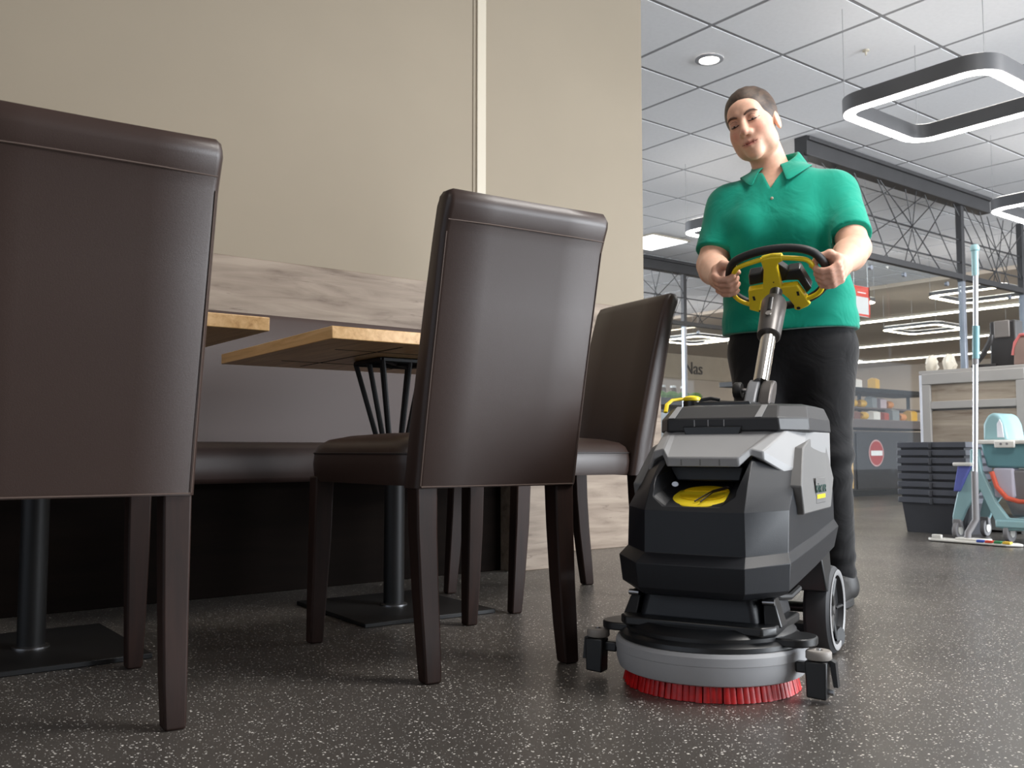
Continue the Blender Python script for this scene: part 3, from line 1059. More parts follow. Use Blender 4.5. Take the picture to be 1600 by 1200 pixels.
def torso_prims(e=0.0):
    """shared by the skin and the shirt (e = ease)"""
    L = []
    S_ = 1.42
    L.append((cone((-.100, 1.095, 1.190), (-.090, 1.115, .86), .168 + e, .190 + e, S_), .0))
    L.append((ell((-.175, 1.005, 1.140), (.082 + e, .075 + e, .085 + e)), .06))
    L.append((ell((-.030, 1.025, 1.130), (.082 + e, .075 + e, .085 + e)), .06))
    L.append((cone(SHL + np.array([.02, 0, -.02]), SHR + np.array([-.02, 0, -.02]), .066 + e, .066 + e), .07))
    L.append((cone(NB + np.array([0, .02, -.035]), SHL + np.array([.04, 0, -.005]), .050 + e, .046 + e), .05))
    L.append((cone(NB + np.array([0, .02, -.035]), SHR + np.array([-.04, 0, -.005]), .050 + e, .046 + e), .05))
    return L


U3 = np.array([1., 0, 0])
Q3 = np.array(WQ); N3 = np.array(WN)


def hand_prims(side, P, wrist):
    """closed hand round the rim at P; side -1 image left, +1 image right"""
    e1 = side * U3; e2 = -N3; T = Q3 * 1.0
    L = []
    rad = (.0086, .0091, .0089, .0079)
    off = (.0255, .0085, -.0085, -.0250)
    scale = (1.0, 1.06, 1.0, .86)
    for i in range(4):
        pts = []
        for ph, ro in ((-28, .037), (10, .0350), (52, .0285), (95, .0250), (135, .0230), (168, .0215)):
            a = math.radians(ph * (scale[i] if ph > 60 else 1))
            pts.append(P + T * off[i] * (1.0 if ph > 0 else 1.05) + (math.cos(a) * e1 + math.sin(a) * e2) * ro)
        r = rad[i]
        rs = [r * 1.15, r * 1.12, r * 1.02, r * 1.0, r * .94, r * .84]
        for k in range(5):
            L.append((cone(pts[k], pts[k + 1], rs[k], rs[k + 1]), .004 if k else .006))
        wr = wrist + T * off[i] * .45
        L.append((cone(pts[0], wr, .0125, .019), .014))
    # thumb
    b0 = wrist * .45 + P * .55 + T * .026 + e1 * .010
    b1 = P + T * .038 + e1 * .014 + N3 * .024
    b2 = P + T * .039 - e1 * .012 + N3 * .014
    b3 = P + T * .028 - e1 * .029 - N3 * .002
    L.append((cone(b0, b1, .017, .0125), .012))
    L.append((cone(b1, b2, .0118, .0105), .005))
    L.append((cone(b2, b3, .0102, .0082), .005))
    return L


PLh = np.array(wp(-.1290, .004, .008)); PRh = np.array(wp(.1190, .004, .008))
def wrist_of(P, elb, side):
    d = elb - P
    d = d / np.linalg.norm(d)
    return P + d * .083 + side * U3 * .020
WRL = wrist_of(PLh, ELL_, -1); WRR = wrist_of(PRh, ELR, 1)

PO = Vector((-.085, 1.12, 0))
person = thing('person', 'person in a green polo shirt and black trousers holding the yellow handle', 'person',
               MO + MU * PO.x + MV * PO.y, MROT)


def place(me):
    """coordinates are written in the machine frame; move to the person's own origin"""
    me.transform(Matrix.Translation(-PO))
    return me


# ---- skin: head, neck, torso, arms and hands in one surface
F_ = Field((-.40, .52, .80), (.28, 1.27, 1.61), .0034)
for (fn, lo, hi), k in torso_prims(-.010):
    F_.apply(fn, lo, hi, k)
for sh, el, wr in ((SHL, ELL_, WRL), (SHR, ELR, WRR)):
    F_.apply(*cone(sh, el, .055, .0445), k=.02)
    F_.apply(*cone(el, el * .62 + wr * .38, .0435, .0430), k=.015)
    F_.apply(*cone(el * .62 + wr * .38, wr, .0430, .0265), k=.02)
for side, P, wr in ((-1, PLh, WRL), (1, PRh, WRR)):
    G_ = Field(np.minimum(P, wr) - .09, np.maximum(P, wr) + .09, .0034)
    # align the sub grid with the main grid
    G_.lo = F_.lo + np.round((G_.lo - F_.lo) / .0034).astype(np.float32) * np.float32(.0034)
    i0 = np.round((G_.lo - F_.lo) / .0034).astype(int)
    G_.ax = [(G_.lo[i] + .0034 * np.arange(G_.n[i])).astype(np.float32) for i in range(3)]
    for (fn, lo, hi), k in hand_prims(side, P, wr):
        G_.apply(fn, lo, hi, k)
    a = np.maximum(i0, 0); b = np.minimum(i0 + np.array(G_.n), np.array(F_.n))
    A = F_.D[a[0]:b[0], a[1]:b[1], a[2]:b[2]]
    B = G_.D[a[0] - i0[0]:b[0] - i0[0], a[1] - i0[1]:b[1] - i0[1], a[2] - i0[2]:b[2] - i0[2]]
    F_.D[a[0]:b[0], a[1]:b[1], a[2]:b[2]] = smin(A, B, .016)
F_.apply(lambda X, Y, Z: (.92 - Z + 0 * X + 0 * Y).astype(np.float32), (-.32, .93, .80), (.28, 1.27, .95), 0, 'i')
neck_top = head_pt(0, .030, -.045)
F_.apply(*cone(NB + np.array([0, .005, -.03]), neck_top, .060, .050), k=.03)
F_.apply(head_fn, HC - .15, HC + .15, k=.018)
me, VP = F_.mesh('body')
x, y, z = to_head(VP[:, 0], VP[:, 1], VP[:, 2])
ax = np.abs(x)
skin = np.array(lin((222, 176, 152))[:3]); lip = np.array(lin((176, 98, 92))[:3]); red = np.array(lin((214, 146, 126))[:3]); shade = np.array(lin((186, 128, 108))[:3])
col = np.tile(skin, (len(VP), 1))
def mixc(w_, c):
    global col
    w_ = np.clip(w_, 0, 1)[:, None]
    col = col * (1 - w_) + c * w_
near = (np.abs(z) < .16) & (np.abs(y) < .16)
mixc(near * np.exp(-(((ax - .042) / .020) ** 2 + ((z + .030) / .022) ** 2)) * (y < -.02) * .75, red)
mixc(near * np.exp(-(((ax) / .010) ** 2 + ((z + .034) / .012) ** 2)) * (y < -.08) * .6, red)
mixc(near * np.exp(-(((ax - .031) / .018) ** 2 + ((z - .006) / .012) ** 2)) * (y < -.04) * .55, shade)
mixc(near * (np.exp(-((ax / .0225) ** 4 + ((z + .0702 - ax * .03) / .0085) ** 4))) * (y < -.07) * .8, lip)
for P in (PLh, PRh):
    dd = np.sqrt(((VP - P) ** 2).sum(1))
    mixc(np.clip((.075 - dd) / .03, 0, 1) * .25, red)
ca = me.color_attributes.new('tint', 'FLOAT_COLOR', 'POINT')
ca.data.foreach_set('color', np.concatenate([col, np.ones((len(VP), 1))], 1).astype(np.float32).ravel())
ms, nt, bs = _nodes('skin')
at = nt.nodes.new('ShaderNodeVertexColor'); at.layer_name = 'tint'
mpn = _coord(nt)
rmp = _ramp(nt, _noise(nt, mpn, 70, 4).outputs[0], [(0.3, (.93, .92, .91, 1)), (0.7, (1.05, 1.04, 1.03, 1))])
mx = nt.nodes.new('ShaderNodeMix'); mx.data_type = 'RGBA'; mx.blend_type = 'MULTIPLY'; mx.inputs[0].default_value = 1
nt.links.new(at.outputs[0], mx.inputs[6]); nt.links.new(rmp.outputs[0], mx.inputs[7])
nt.links.new(mx.outputs[2], bs.inputs['Base Color'])
bs.inputs['Roughness'].default_value = .5
bs.inputs['Subsurface Weight'].default_value = .12
bs.inputs['Subsurface Radius'].default_value = (.012, .005, .003)
bs.inputs['Subsurface Scale'].default_value = .6
_bump(nt, bs, _noise(nt, mpn, 500, 3).outputs[0], .05, .001)
M['skin'] = ms
bodyo = mkobj('body', place(me), 'skin', person, angle=180)

# ---- hair
M['hair'] = wood('brown_hair', (52, 38, 29), (84, 64, 50), (36, 26, 21), 'y', 10, 0.5, 0.4, 7)
H_ = Field(HC - .14, HC + .14, .0030)
def hair_fn(X, Y, Z):
    x, y, z = to_head(X, Y, Z)
    ax = np.abs(x)
    d = ell((0, .022, .037), (.0805, .0990, .0890))[0](x, y, z)
    strand = .0006 * np.sin(x * 260 + 10 * y) * np.clip((y + .05) * 20, 0, 1)
    line = -(y * .80 + (z - .012 - .012 * np.cos(x * 30)) * .62 + .020 + .42 * ax)
    d = np.maximum(d + strand, line * .9)
    d = np.maximum(d, -(z + .075))
    b = ell((0, .118, .0), (.030, .026, .032))[0](x, y, z)
    return (smin(d, b, .01) * HS).astype(np.float32)
H_.apply(hair_fn)
me, _ = H_.mesh('hair')
hr = mkobj('hair', place(me), 'hair', person, angle=180)
# brows and lash lines
M['brow'] = mat('brown_brow', (92, 66, 54), .7)
M['eyewhite'] = mat('eye_white', (186, 160, 148), .4)
M['lash'] = mat('dark_lash', (44, 28, 24), .6)
for sx in (-1, 1):
    pts = []
    for xx, zz in ((.012, .0185), (.022, .0240), (.033, .0262), (.042, .0245), (.050, .0190)):
        pts.append(Vector(head_pt(sx * xx, face_y(sx * xx, zz) - .0002, zz)) - PO)
    MB().tube(pts, [.0026, .0040, .0038, .0030, .0012], 8).build('eyebrow', 'brow', person)
    pts = []
    for xx, zz in ((.0150, -.0015), (.023, -.0035), (.031, -.0042), (.039, -.0032), (.0490, .0015)):
        pts.append(Vector(head_pt(sx * xx, face_y(sx * xx, zz) - .0001, zz)) - PO)
    MB().tube(pts, [.0010, .0020, .0026, .0022, .0010], 8).build('eyelash', 'lash', person)
    for nm, rx, rz, dz, mt in (('eye_white', .0105, .0032, -.0008, 'eyewhite'), ('iris', .0048, .0034, -.0010, 'lash')):
        c_ = Vector(head_pt(sx * .0305, face_y(sx * .0305, dz) + .0012, dz)) - PO
        Rm = Matrix(HR.tolist())
        m = MB().sphere((0, 0, 0), (rx, .0020 if nm == 'iris' else .0016, rz), 14, 8)
        m.v = [tuple(Rm @ Vector(v) + c_) for v in m.v]
        m.build(nm, mt, person)
    pts = []
    for xx, zz in ((.0165, .0060), (.024, .0125), (.032, .0140), (.040, .0110), (.047, .0050)):
        pts.append(Vector(head_pt(sx * xx, face_y(sx * xx, zz) - .0002, zz)) - PO)
    MB().tube(pts, [.0005, .0008, .0009, .0008, .0005], 6).build('eyelid_crease', 'brow', person)

pts = []
for xx, zz in ((-.027, -.0672), (-.020, -.0690), (-.008, -.0702), (0, -.0698), (.008, -.0702), (.020, -.0690), (.027, -.0672)):
    pts.append(Vector(head_pt(xx, face_y(xx, zz) - .0008, zz)) - PO)
MB().tube(pts, [.0005, .0008, .0010, .0010, .0010, .0008, .0005], 6).build('mouth_line', mat('lip_shadow_red', (120, 56, 54), .6), person)

# ---- polo shirt
def fabric(name, c1, c2, rough=.85):
    m, nt, b = _nodes(name)
    mp = _coord(nt)
    r = _ramp(nt, _noise(nt, mp, 5, 4).outputs[0], [(0.3, lin(c1)), (0.7, lin(c2))])
    nt.links.new(r.outputs[0], b.inputs['Base Color'])
    b.inputs['Roughness'].default_value = rough
    b.inputs['Specular IOR Level'].default_value = .25
    b.inputs['Sheen Weight'].default_value = .25
    b.inputs['Sheen Roughness'].default_value = .4
    n1 = _noise(nt, mp, 9, 3, .5, 1.2)
    _bump(nt, b, n1.outputs[0], .5, .012)
    return m
M['polo'] = fabric('green_polo_cotton', (0, 134, 112), (8, 148, 124))
M['trouser'] = fabric('black_trouser_cloth', (20, 20, 22), (28, 28, 30))
S_ = Field((-.42, .86, .81), (.27, 1.32, 1.40), .0044)
for (fn, lo, hi), k in torso_prims(.004):
    S_.apply(fn, lo, hi, k)
S_.apply(*cone((-.092, 1.112, .90), (-.090, 1.115, .80), .194, .204, 1.42), k=.05)
for sh, el in ((SHL, ELL_), (SHR, ELR)):
    S_.apply(*cone(sh, el, .066, .061), k=.04)
# folds round the waist and across the front
def folds(X, Y, Z):
    a = np.sin(Z * 70 + np.sin(X * 14) * 1.6 + Y * 5) * np.exp(-((Z - .90) / .07) ** 2)
    b = np.sin((X * .8 + Z) * 48 + 1.5 * np.sin(Z * 22)) * np.exp(-((Z - 1.03) / .06) ** 2)
    return .0022 * a + .0016 * b
S_.D += folds(S_.ax[0][:, None, None], S_.ax[1][None, :, None], S_.ax[2][None, None, :]).astype(np.float32)
# sleeve ends
for sh, el in ((SHL, ELL_), (SHR, ELR)):
    n_ = (el - sh) / np.linalg.norm(el - sh)
    c0 = sh + (el - sh) * .80
    side = -1 if sh[0] < -.1 else 1
    def cutf(X, Y, Z, n_=n_, c0=c0, el=el):
        pl = -((X - c0[0]) * n_[0] + (Y - c0[1]) * n_[1] + (Z - c0[2]) * n_[2])
        ball = np.sqrt((X - el[0]) ** 2 + (Y - el[1]) ** 2 + (Z - el[2]) ** 2) - .115
        ins = -side * (X - (el[0] - side * .062))
        return np.maximum(np.maximum(pl, ball), ins).astype(np.float32)
    S_.apply(cutf, c0 - .2, c0 + .2, .002, 's')
S_.apply(lambda X, Y, Z: (.828 - Z + .004 * np.sin(X * 12) + 0 * Y).astype(np.float32), None, None, .003, 'i')
# neck hole and the open placket
D0 = S_.D.copy()
fn, lo, hi = cone(NB + np.array([0, .0, -.04]), neck_top + np.array([0, 0, .05]), .0655, .066)
S_.apply(fn, lo - .02, hi + .02, .004, 's')
def vneck(X, Y, Z):
    return np.maximum(np.maximum((np.abs(X + .108) - (Z - 1.262) * .52) * .87, Y - 1.07), 1.262 - Z).astype(np.float32)
S_.apply(vneck, (-.25, .85, 1.23), (.05, 1.1, 1.42), .004, 's')
me, _ = S_.mesh('polo_shirt')
polo = mkobj('polo_shirt', place(me), 'polo', person, angle=180)
# collar
cax = Vector((-.08, -.30, 1)).normalized()
cc_ = Vector(NB) + Vector((-.006, .002, .056))
ex = Vector((1, 0, 0)); ex = (ex - cax * ex.dot(cax)).normalized()
ey = cax.cross(ex)
def shirt_d(q):
    f_ = (np.array(q) - S_.lo) / S_.h
    i = np.clip(np.floor(f_).astype(int), 0, np.array(S_.n) - 2)
    t = f_ - i
    d = 0.0
    for a in (0, 1):
        for b_ in (0, 1):
            for c in (0, 1):
                d += D0[i[0] + a, i[1] + b_, i[2] + c] * (t[0] if a else 1 - t[0]) * (t[1] if b_ else 1 - t[1]) * (t[2] if c else 1 - t[2])
    return float(d)
def push_out(q, m_):
    q = np.array(q, float)
    for _ in range(8):
        d = shirt_d(q)
        if d >= m_:
            break
        g = np.array([shirt_d(q + e_) - shirt_d(q - e_) for e_ in np.eye(3) * .006])
        L_ = np.linalg.norm(g)
        if L_ < 1e-9:
            break
        q += g / L_ * (m_ - d)
    return Vector(q)
rows = []
N_ = 49
for k in range(N_):
    th = math.radians(-160 + 320 * k / (N_ - 1))       # 0 at the back
    fr_ = max(0, (abs(th) - 1.3) / 1.49)
    ca_, sa_ = math.cos(th), math.sin(th)
    dirv = ex * sa_ + ey * ca_
    drop = -.034 * fr_
    row = []
    for j_, (r_, h_) in enumerate(((.063, -.020), (.064, .026), (.067, .031), (.072, .030), (.080 + .006 * fr_, .012 - .008 * fr_), (.090 + .012 * fr_, -.008 - .020 * fr_), (.096 + .018 * fr_, -.020 - .034 * fr_))):
        q = cc_ + dirv * r_ + cax * (h_ + drop)
        if j_ >= 3:
            q = push_out(q, .006 if j_ > 3 else .009)
        row.append(q - PO)
    rows.append(row)
m = MB()
m.loft(rows, False, False, closed=False)
co = m.build('collar', 'polo', polo, angle=180)
sd = co.modifiers.new('solid', 'SOLIDIFY'); sd.thickness = .0035; sd.offset = 0
sb = co.modifiers.new('sub', 'SUBSURF'); sb.levels = 1; sb.render_levels = 1
# placket button
MB().lathe([(.0045, 0), (.0045, .002), (.003, .003)], 12, lambda p: Vector((-.099 + p.x, .968 - p.z, 1.225 + p.y)) - PO).build('button', 'wall_trim', polo)

# ---- trousers and shoes
T_ = Field((-.31, .92, .03), (.16, 1.34, .90), .0060)
T_.apply(*cone((-.090, 1.125, .90), (-.088, 1.125, .80), .178, .183, 1.42))
LEGS = (((-.175, 1.120, .76), (-.160, 1.020, .46), (-.145, 1.085, .09)), ((.006, 1.125, .76), (.026, 1.085, .46), (.036, 1.150, .09)))
for hp, kn, an in LEGS:
    T_.apply(*cone(hp, kn, .104, .066), k=.05)
    T_.apply(*cone(kn, an, .066, .050), k=.03)
T_.D += (.004 * np.sin(T_.ax[2] * 95)[None, None, :] * np.exp(-((T_.ax[2] - .44) / .09) ** 2)[None, None, :] + .003 * np.sin(T_.ax[2] * 120)[None, None, :] * np.exp(-((T_.ax[2] - .12) / .05) ** 2)[None, None, :]).astype(np.float32)
T_.apply(lambda X, Y, Z: (.055 - Z + 0 * X + 0 * Y).astype(np.float32), None, None, .003, 'i')
T_.apply(lambda X, Y, Z: (Z - .885 + 0 * X + 0 * Y).astype(np.float32), None, None, .003, 'i')
me, _ = T_.mesh('trousers')
mkobj('trousers', place(me), 'trouser', person, angle=180)
M['shoe'] = mat('black_shoe', (26, 25, 25), .5)
for hp, kn, an in LEGS:
    K_ = Field((an[0] - .08, an[1] - .24, -.01), (an[0] + .08, an[1] + .12, .14), .005)
    K_.apply(*cone((an[0], an[1] + .03, .045), (an[0], an[1] - .13, .038), .046, .042))
    K_.apply(*cone((an[0], an[1] + .01, .05), (an[0], an[1] + .005, .10), .045, .044), k=.04)
    K_.apply(lambda X, Y, Z: (.018 - Z + 0 * X + 0 * Y).astype(np.float32), None, None, .004, 'i')
    me, _ = K_.mesh('shoe')
    so = mkobj('shoe', place(me), 'shoe', person, angle=180)
    m = MB()
    poly = [(an[0] + .047 * math.cos(2 * PI * k / 24) * (1 - .1 * (math.sin(2 * PI * k / 24) > .3)), an[1] - .05 + .128 * math.sin(2 * PI * k / 24)) for k in range(24)]
    m.prism([(p[0] - PO.x, p[1] - PO.y) for p in poly], 0, .024)
    m.build('sole', 'rubber', so, bevel=.004)


# ================================================================== HALL AND SHOP BEHIND
M['ring_black'] = mat('dark_grey_housing', (88, 88, 90), 0.45, 0.2)
M['ring_light'] = emit('white_diffuser', (255, 252, 246), 14.0)
M['ring_light_far'] = emit('warm_diffuser', (255, 240, 214), 18.0)
M['strip_light'] = emit('strip_diffuser', (255, 246, 232), 14.0)
M['down_light'] = emit('downlight_lens', (255, 250, 242), 14.0)
M['panel_light'] = emit('panel_diffuser', (250, 252, 255), 2.5)
M['ring_fill_glow'] = emit('top_glow_fill', (255, 250, 242), 3.5)  # glow for the added top bands of the rings
M['iron'] = mat('anthracite_steel', (58, 57, 58), 0.5, 0.2)
M['glass_rail'] = mat('grey_glass_clamp', (150, 155, 165), 0.35, 0.6)
def glass_mat():
    m = bpy.data.materials.new('clear_glass')
    m.use_nodes = True
    nt = m.node_tree
    nt.nodes.remove(nt.nodes['Principled BSDF'])
    tr = nt.nodes.new('ShaderNodeBsdfTransparent'); tr.inputs[0].default_value = (.93, .95, .95, 1)
    gl = nt.nodes.new('ShaderNodeBsdfGlossy'); gl.inputs['Roughness'].default_value = .02
    mx = nt.nodes.new('ShaderNodeMixShader')
    mx.inputs[0].default_value = .07
    nt.links.new(tr.outputs[0], mx.inputs[1]); nt.links.new(gl.outputs[0], mx.inputs[2])
    nt.links.new(mx.outputs[0], nt.nodes['Material Output'].inputs[0])
    return m
M['glass'] = glass_mat()


def make_ring(lightmat, size=.84, full=True, hh=.085):
    t = thing('pendant_lamp', 'x', 'lamp')
    def band(w1, w2, z0, z1):
        o1 = rr_poly(size - 2 * w1, size - 2 * w1, .15 - w1, 8)
        i1 = rr_poly(size - 2 * w2, size - 2 * w2, .15 - w2, 8)
        n = len(o1)
        m = MB()
        vs = [(x, y, z0) for x, y in o1] + [(x, y, z1) for x, y in o1] + [(x, y, z0) for x, y in i1] + [(x, y, z1) for x, y in i1]
        fs = []
        for i in range(n):
            j = (i + 1) % n
            fs += [(i, j, n + j, n + i), (2 * n + j, 2 * n + i, 3 * n + i, 3 * n + j), (n + i, n + j, 3 * n + j, 3 * n + i), (j, i, 2 * n + i, 2 * n + j)]
        return m.add(vs, fs)
    band(0, .070, .004, hh).build('housing', 'ring_black', t, angle=30)
    band(.006, .064, 0, .006).build('diffuser', lightmat, t, angle=30)
    band(.012, .058, hh - .0005, hh + .005).build('added_top_glow', 'ring_fill_glow', t, angle=30)  # glowing top band added to brighten the ceiling
    if full:
        for sx in (-1, 1):
            for sy in (-1, 1):
                MB().tube([(sx * (size / 2 - .05), sy * (size / 2 - .05), hh - .005), (sx * (size / 2 - .05), sy * (size / 2 - .05), ZC - 2.25 + .01)], .0016, 5).build('wire', 'steel', t)
    return t


ringA = make_ring('ring_light')
for i, (x, y, z, lab) in enumerate([(4.80, 2.42, 2.25, 'large rounded square pendant lamp at the upper right corner'),
                                    (7.49, 2.90, 2.25, 'rounded square pendant lamp cut by the right edge below the large one'),
                                    (6.23, 4.80, 2.25, 'rounded square pendant lamp half hidden by the green sleeve near the wall edge'),
                                    (7.82, 6.02, 2.25, 'small glowing pendant lamp just left of the person\'s elbow')]):
    o = ringA if i == 0 else copy_tree(ringA)
    o.location = (x, y, z)
    o['label'] = lab
    o['group'] = 'rounded square pendant lamps in the near hall'
ringB = make_ring('ring_light_far', .9, True, .05)
for i, (x, y, lab) in enumerate([(13.35, 7.20, 'far pendant lamp hanging in full view above the oak cabinet'),
                                 (10.95, 5.20, 'far pendant lamp crossed by the mop pole'),
                                 (10.05, 6.65, 'far pendant lamp beside the red bordered sign'),
                                 (11.75, 10.20, 'far pendant lamp seen between the chair back and the trousers'),
                                 (14.6, 6.0, 'far pendant lamp low behind the mop pole at the right edge')]):
    o = ringB if i == 0 else copy_tree(ringB)
    o.location = (x, y, 2.25)
    o['label'] = lab
    o['group'] = 'rounded square pendant lamps in the far hall'

# ceiling strip lights of the far hall
def strip(p0, p1, lab):
    p0 = Vector(p0); p1 = Vector(p1)
    d = p1 - p0
    t = thing('strip_light', lab, 'lamp', (p0 + p1) / 2, math.atan2(d.y, d.x), 'ceiling strip lights in the far hall')
    L = d.length
    MB().box((0, 0, .03), (L, .14, .04)).build('housing', 'wall_trim', t, bevel=.004)
    MB().box((0, 0, .005), (L - .02, .11, .012)).build('diffuser', 'strip_light', t, bevel=.002)
strip((15.2, 3.0, 2.73), (15.2, 13.5, 2.73), 'nearest long ceiling strip light in the far hall')
strip((18.8, 3.0, 2.73), (18.8, 15.5, 2.73), 'middle long ceiling strip light in the far hall')
strip((22.0, 3.0, 2.73), (22.0, 16.5, 2.73), 'farthest long ceiling strip light in the far hall')
strip((19.1, 13.4, 2.73), (21.7, 13.4, 2.73), 'ceiling strip light running crosswise beyond the display counter')

# recessed downlight and ceiling panels
dl = thing('downlight', 'round recessed ceiling downlight near the wall edge', 'lamp', (4.37, 3.655, ZC - .004))
MB().lathe([(.085, 0), (.085, -.006), (.062, -.010), (.058, -.002)], 32, cap=False).build('trim_ring', 'tile_rail', dl)
MB().lathe([(.059, -.003), (.030, -.009), (.002, -.010)], 28).build('lens', 'down_light', dl)
for x, y, lab in ((7.75, 7.35, 'bright rectangular ceiling panel light beside the wall edge'), (8.75, 6.95, 'bright rectangular ceiling panel light behind the arm')):
    t = thing('panel_light', lab, 'lamp', (x, y, ZC - .006))
    MB().prism(rr_poly(.62, .62, .02, 3), -.012, 0).build('frame', 'wall_trim', t)
    MB().prism(rr_poly(.57, .57, .01, 3), -.016, -.008).build('diffuser', 'panel_light', t)
# sprinklers / small ceiling sensors
for x, y, lab in ((5.0, 3.0, 'tiny white ceiling sensor left of the large pendant lamp'), (5.55, 2.05, 'tiny white ceiling sensor at the upper right corner above the lamp')):
    t = thing('ceiling_sensor', lab, 'sensor', (x, y, ZC - .004), 0, 'ceiling sensors')
    MB().lathe([(.02, 0), (.02, -.006), (.006, -.010), (.005, -.03)], 14).build('body', 'wall_trim', t)

# lattice partitions of dark steel with twig like rods
def lattice(lab, y, x0, x1, posts, zt, zb, nrod, seed, glass, beam_x1=None):
    random.seed(seed)
    t = thing('lattice_partition', lab, 'partition', ((x0 + x1) / 2, y, 0))
    ox = (x0 + x1) / 2
    bx1 = beam_x1 or x1
    MB().box(((x0 + bx1) / 2 - ox, 0, zt + .075), (bx1 - x0, .11, .15)).build('beam', 'iron', t, bevel=.004)
    MB().box(((x0 + bx1) / 2 - ox, -.065, zt + .125), (bx1 - x0, .03, .03)).build('beam_ledge', 'iron', t, bevel=.003)
    MB().box((0, 0, zb), (x1 - x0, .05, .05)).build('bottom_rail', 'iron', t, bevel=.003)
    MB().box((0, 0, zb + (zt - zb) * .52), (x1 - x0, .012, .012)).build('cross_bar', 'iron', t)
    MB().box((0, 0, zb + (zt - zb) * .20), (x1 - x0, .012, .012)).build('cross_bar', 'iron', t)
    for px_ in posts:
        MB().box((px_ - ox, 0, (zt + .02 + zb - .04) / 2), (.055, .055, zt + .02 - zb + .04)).build('post', 'iron', t, bevel=.003)
        MB().box((px_ - ox, 0, (zb - .04) / 2), (.045, .05, zb - .04)).build('glass_post', 'glass_rail', t, bevel=.003)
    for i in range(nrod):
        a = x0 + (x1 - x0) * (i + random.random()) / nrod
        b_ = min(x1, max(x0, a + random.choice((-1, 1)) * random.uniform(.15, 1.0)))
        if random.random() < .3:
            za, zz = zt, zb + random.uniform(.1, .45) * (zt - zb)
        else:
            za, zz = zt, zb
        dy = random.uniform(-.03, .03)
        mid = Vector(((a + b_) / 2 - ox + random.uniform(-.03, .03), dy, (za + zz) / 2))
        MB().tube([(a - ox, dy, za), mid, (b_ - ox, dy * .3, zz)], random.uniform(.0035, .006), 5).build('rod', 'iron', t)
    for ga, gb in glass:
        MB().box(((ga + gb) / 2 - ox, 0, (zb - .03) / 2 + .01), (gb - ga - .01, .012, zb - .05)).build('glass_pane', 'glass', t, smooth=False)
        for cx in (ga + .25, gb - .25):
            MB().lathe([(.020, -.012), (.020, .012)], 14, lambda p, cx=cx: Vector((cx - ox + p.x, p.z, zb - .09 + p.y))).build('clamp', 'glass_rail', t)
lattice('dark steel partition with tangled rods above glass, right of the person', 4.17, 6.02, 10.2, (6.04, 8.42, 9.62), 2.68, 2.03, 28, 3, ((6.06, 7.18), (7.19, 8.40), (8.44, 9.60)), 8.9)
lattice('dark steel partition with tangled rods left of the person beside the wall edge', 7.97, 6.6, 11.8, (8.97, 11.4), 2.68, 2.06, 30, 8, ((6.7, 8.95), (8.99, 11.38)))

# red bordered sign behind the glass
sg = thing('notice_sign', 'small white notice with a red border hanging beside the green shirt', 'sign', (6.93, 4.26, 1.555))
MB().box((0, 0, .12), (.235, .008, .25)).build('board', mat('white_board', (214, 208, 206), .5), sg, bevel=.002)
rd = mat('sign_red', (214, 66, 52), .5)
for c, s_ in (((0, -.005, .008), (.235, .004, .016)), ((.110, -.005, .12), (.016, .004, .25)), ((0, -.005, .200), (.235, .004, .085))):
    MB().box(c, s_).build('red_band', rd, sg)
MB().box((0, -.008, .19), (.12, .002, .008)).build('print_line', mat('white_print', (235, 230, 228), .6), sg)
MB().tube([(-.10, 0, .24), (-.10, 0, 1.27)], .002, 5).build('wire', 'steel', sg)
MB().tube([(.10, 0, .24), (.10, 0, 1.27)], .002, 5).build('wire', 'steel', sg)

# display counter with bread and packs
M['counter'] = mat('dark_counter', (58, 52, 50), .5)
M['counter_lip'] = mat('brown_counter_top', (92, 80, 76), .45)
dc = thing('display_counter', 'dark shop display counter with a black upper shelf behind the glass', 'counter', (9.2, 5.5, 0))
MB().box((0, .35, .34), (3.2, .66, .66)).build('base', 'counter', dc, bevel=.006)
MB().box((0, .33, .01), (3.2, .70, .10)).build('plinth', 'black_metal', dc, bevel=.004)
MB().box((0, .33, .745), (3.3, .78, .09)).build('worktop', 'counter_lip', dc, bevel=.006)
MB().box((0, .50, 1.13), (3.3, .50, .05)).build('upper_shelf', 'black_metal', dc, bevel=.004)
MB().box((0, .50, .935), (3.3, .36, .02)).build('middle_shelf', 'counter_lip', dc, bevel=.003)
for x in (-1.6, -.55, .55, 1.6):
    MB().box((x, .55, .96), (.03, .03, .36)).build('upright', 'black_metal', dc)
MB().box((-.62, .005, .36), (.28, .02, .56)).build('oak_panel', 'oak_table', dc, bevel=.003)
MB().box((.10, .005, .36), (1.0, .012, .58)).build('front_panel', mat('grey_front', (48, 44, 44), .4), dc, bevel=.003)
se = thing('no_entry_sign', 'round red no entry sign with a white bar on the counter front', 'sign', (9.143, 5.495, .44))
ro = lambda p: Vector((p.x, -p.z, p.y))
MB().lathe([(.140, 0), (.140, .006)], 40, ro).build('border', mat('pale_pink', (196, 150, 146), .5), se)
MB().lathe([(.126, .005), (.126, .008)], 40, ro).build('disc', mat('no_entry_red', (160, 40, 36), .5), se)
MB().box((0, -.0095, 0), (.215, .003, .052)).build('white_bar', mat('bar_white', (228, 222, 218), .5), se)
random.seed(21)
packcol = [(196, 150, 60), (150, 60, 44), (120, 120, 118), (206, 196, 186), (84, 92, 70), (188, 120, 60), (170, 150, 150), (110, 70, 60)]
pm = [mat('pack_colour', c, .55) for c in packcol]
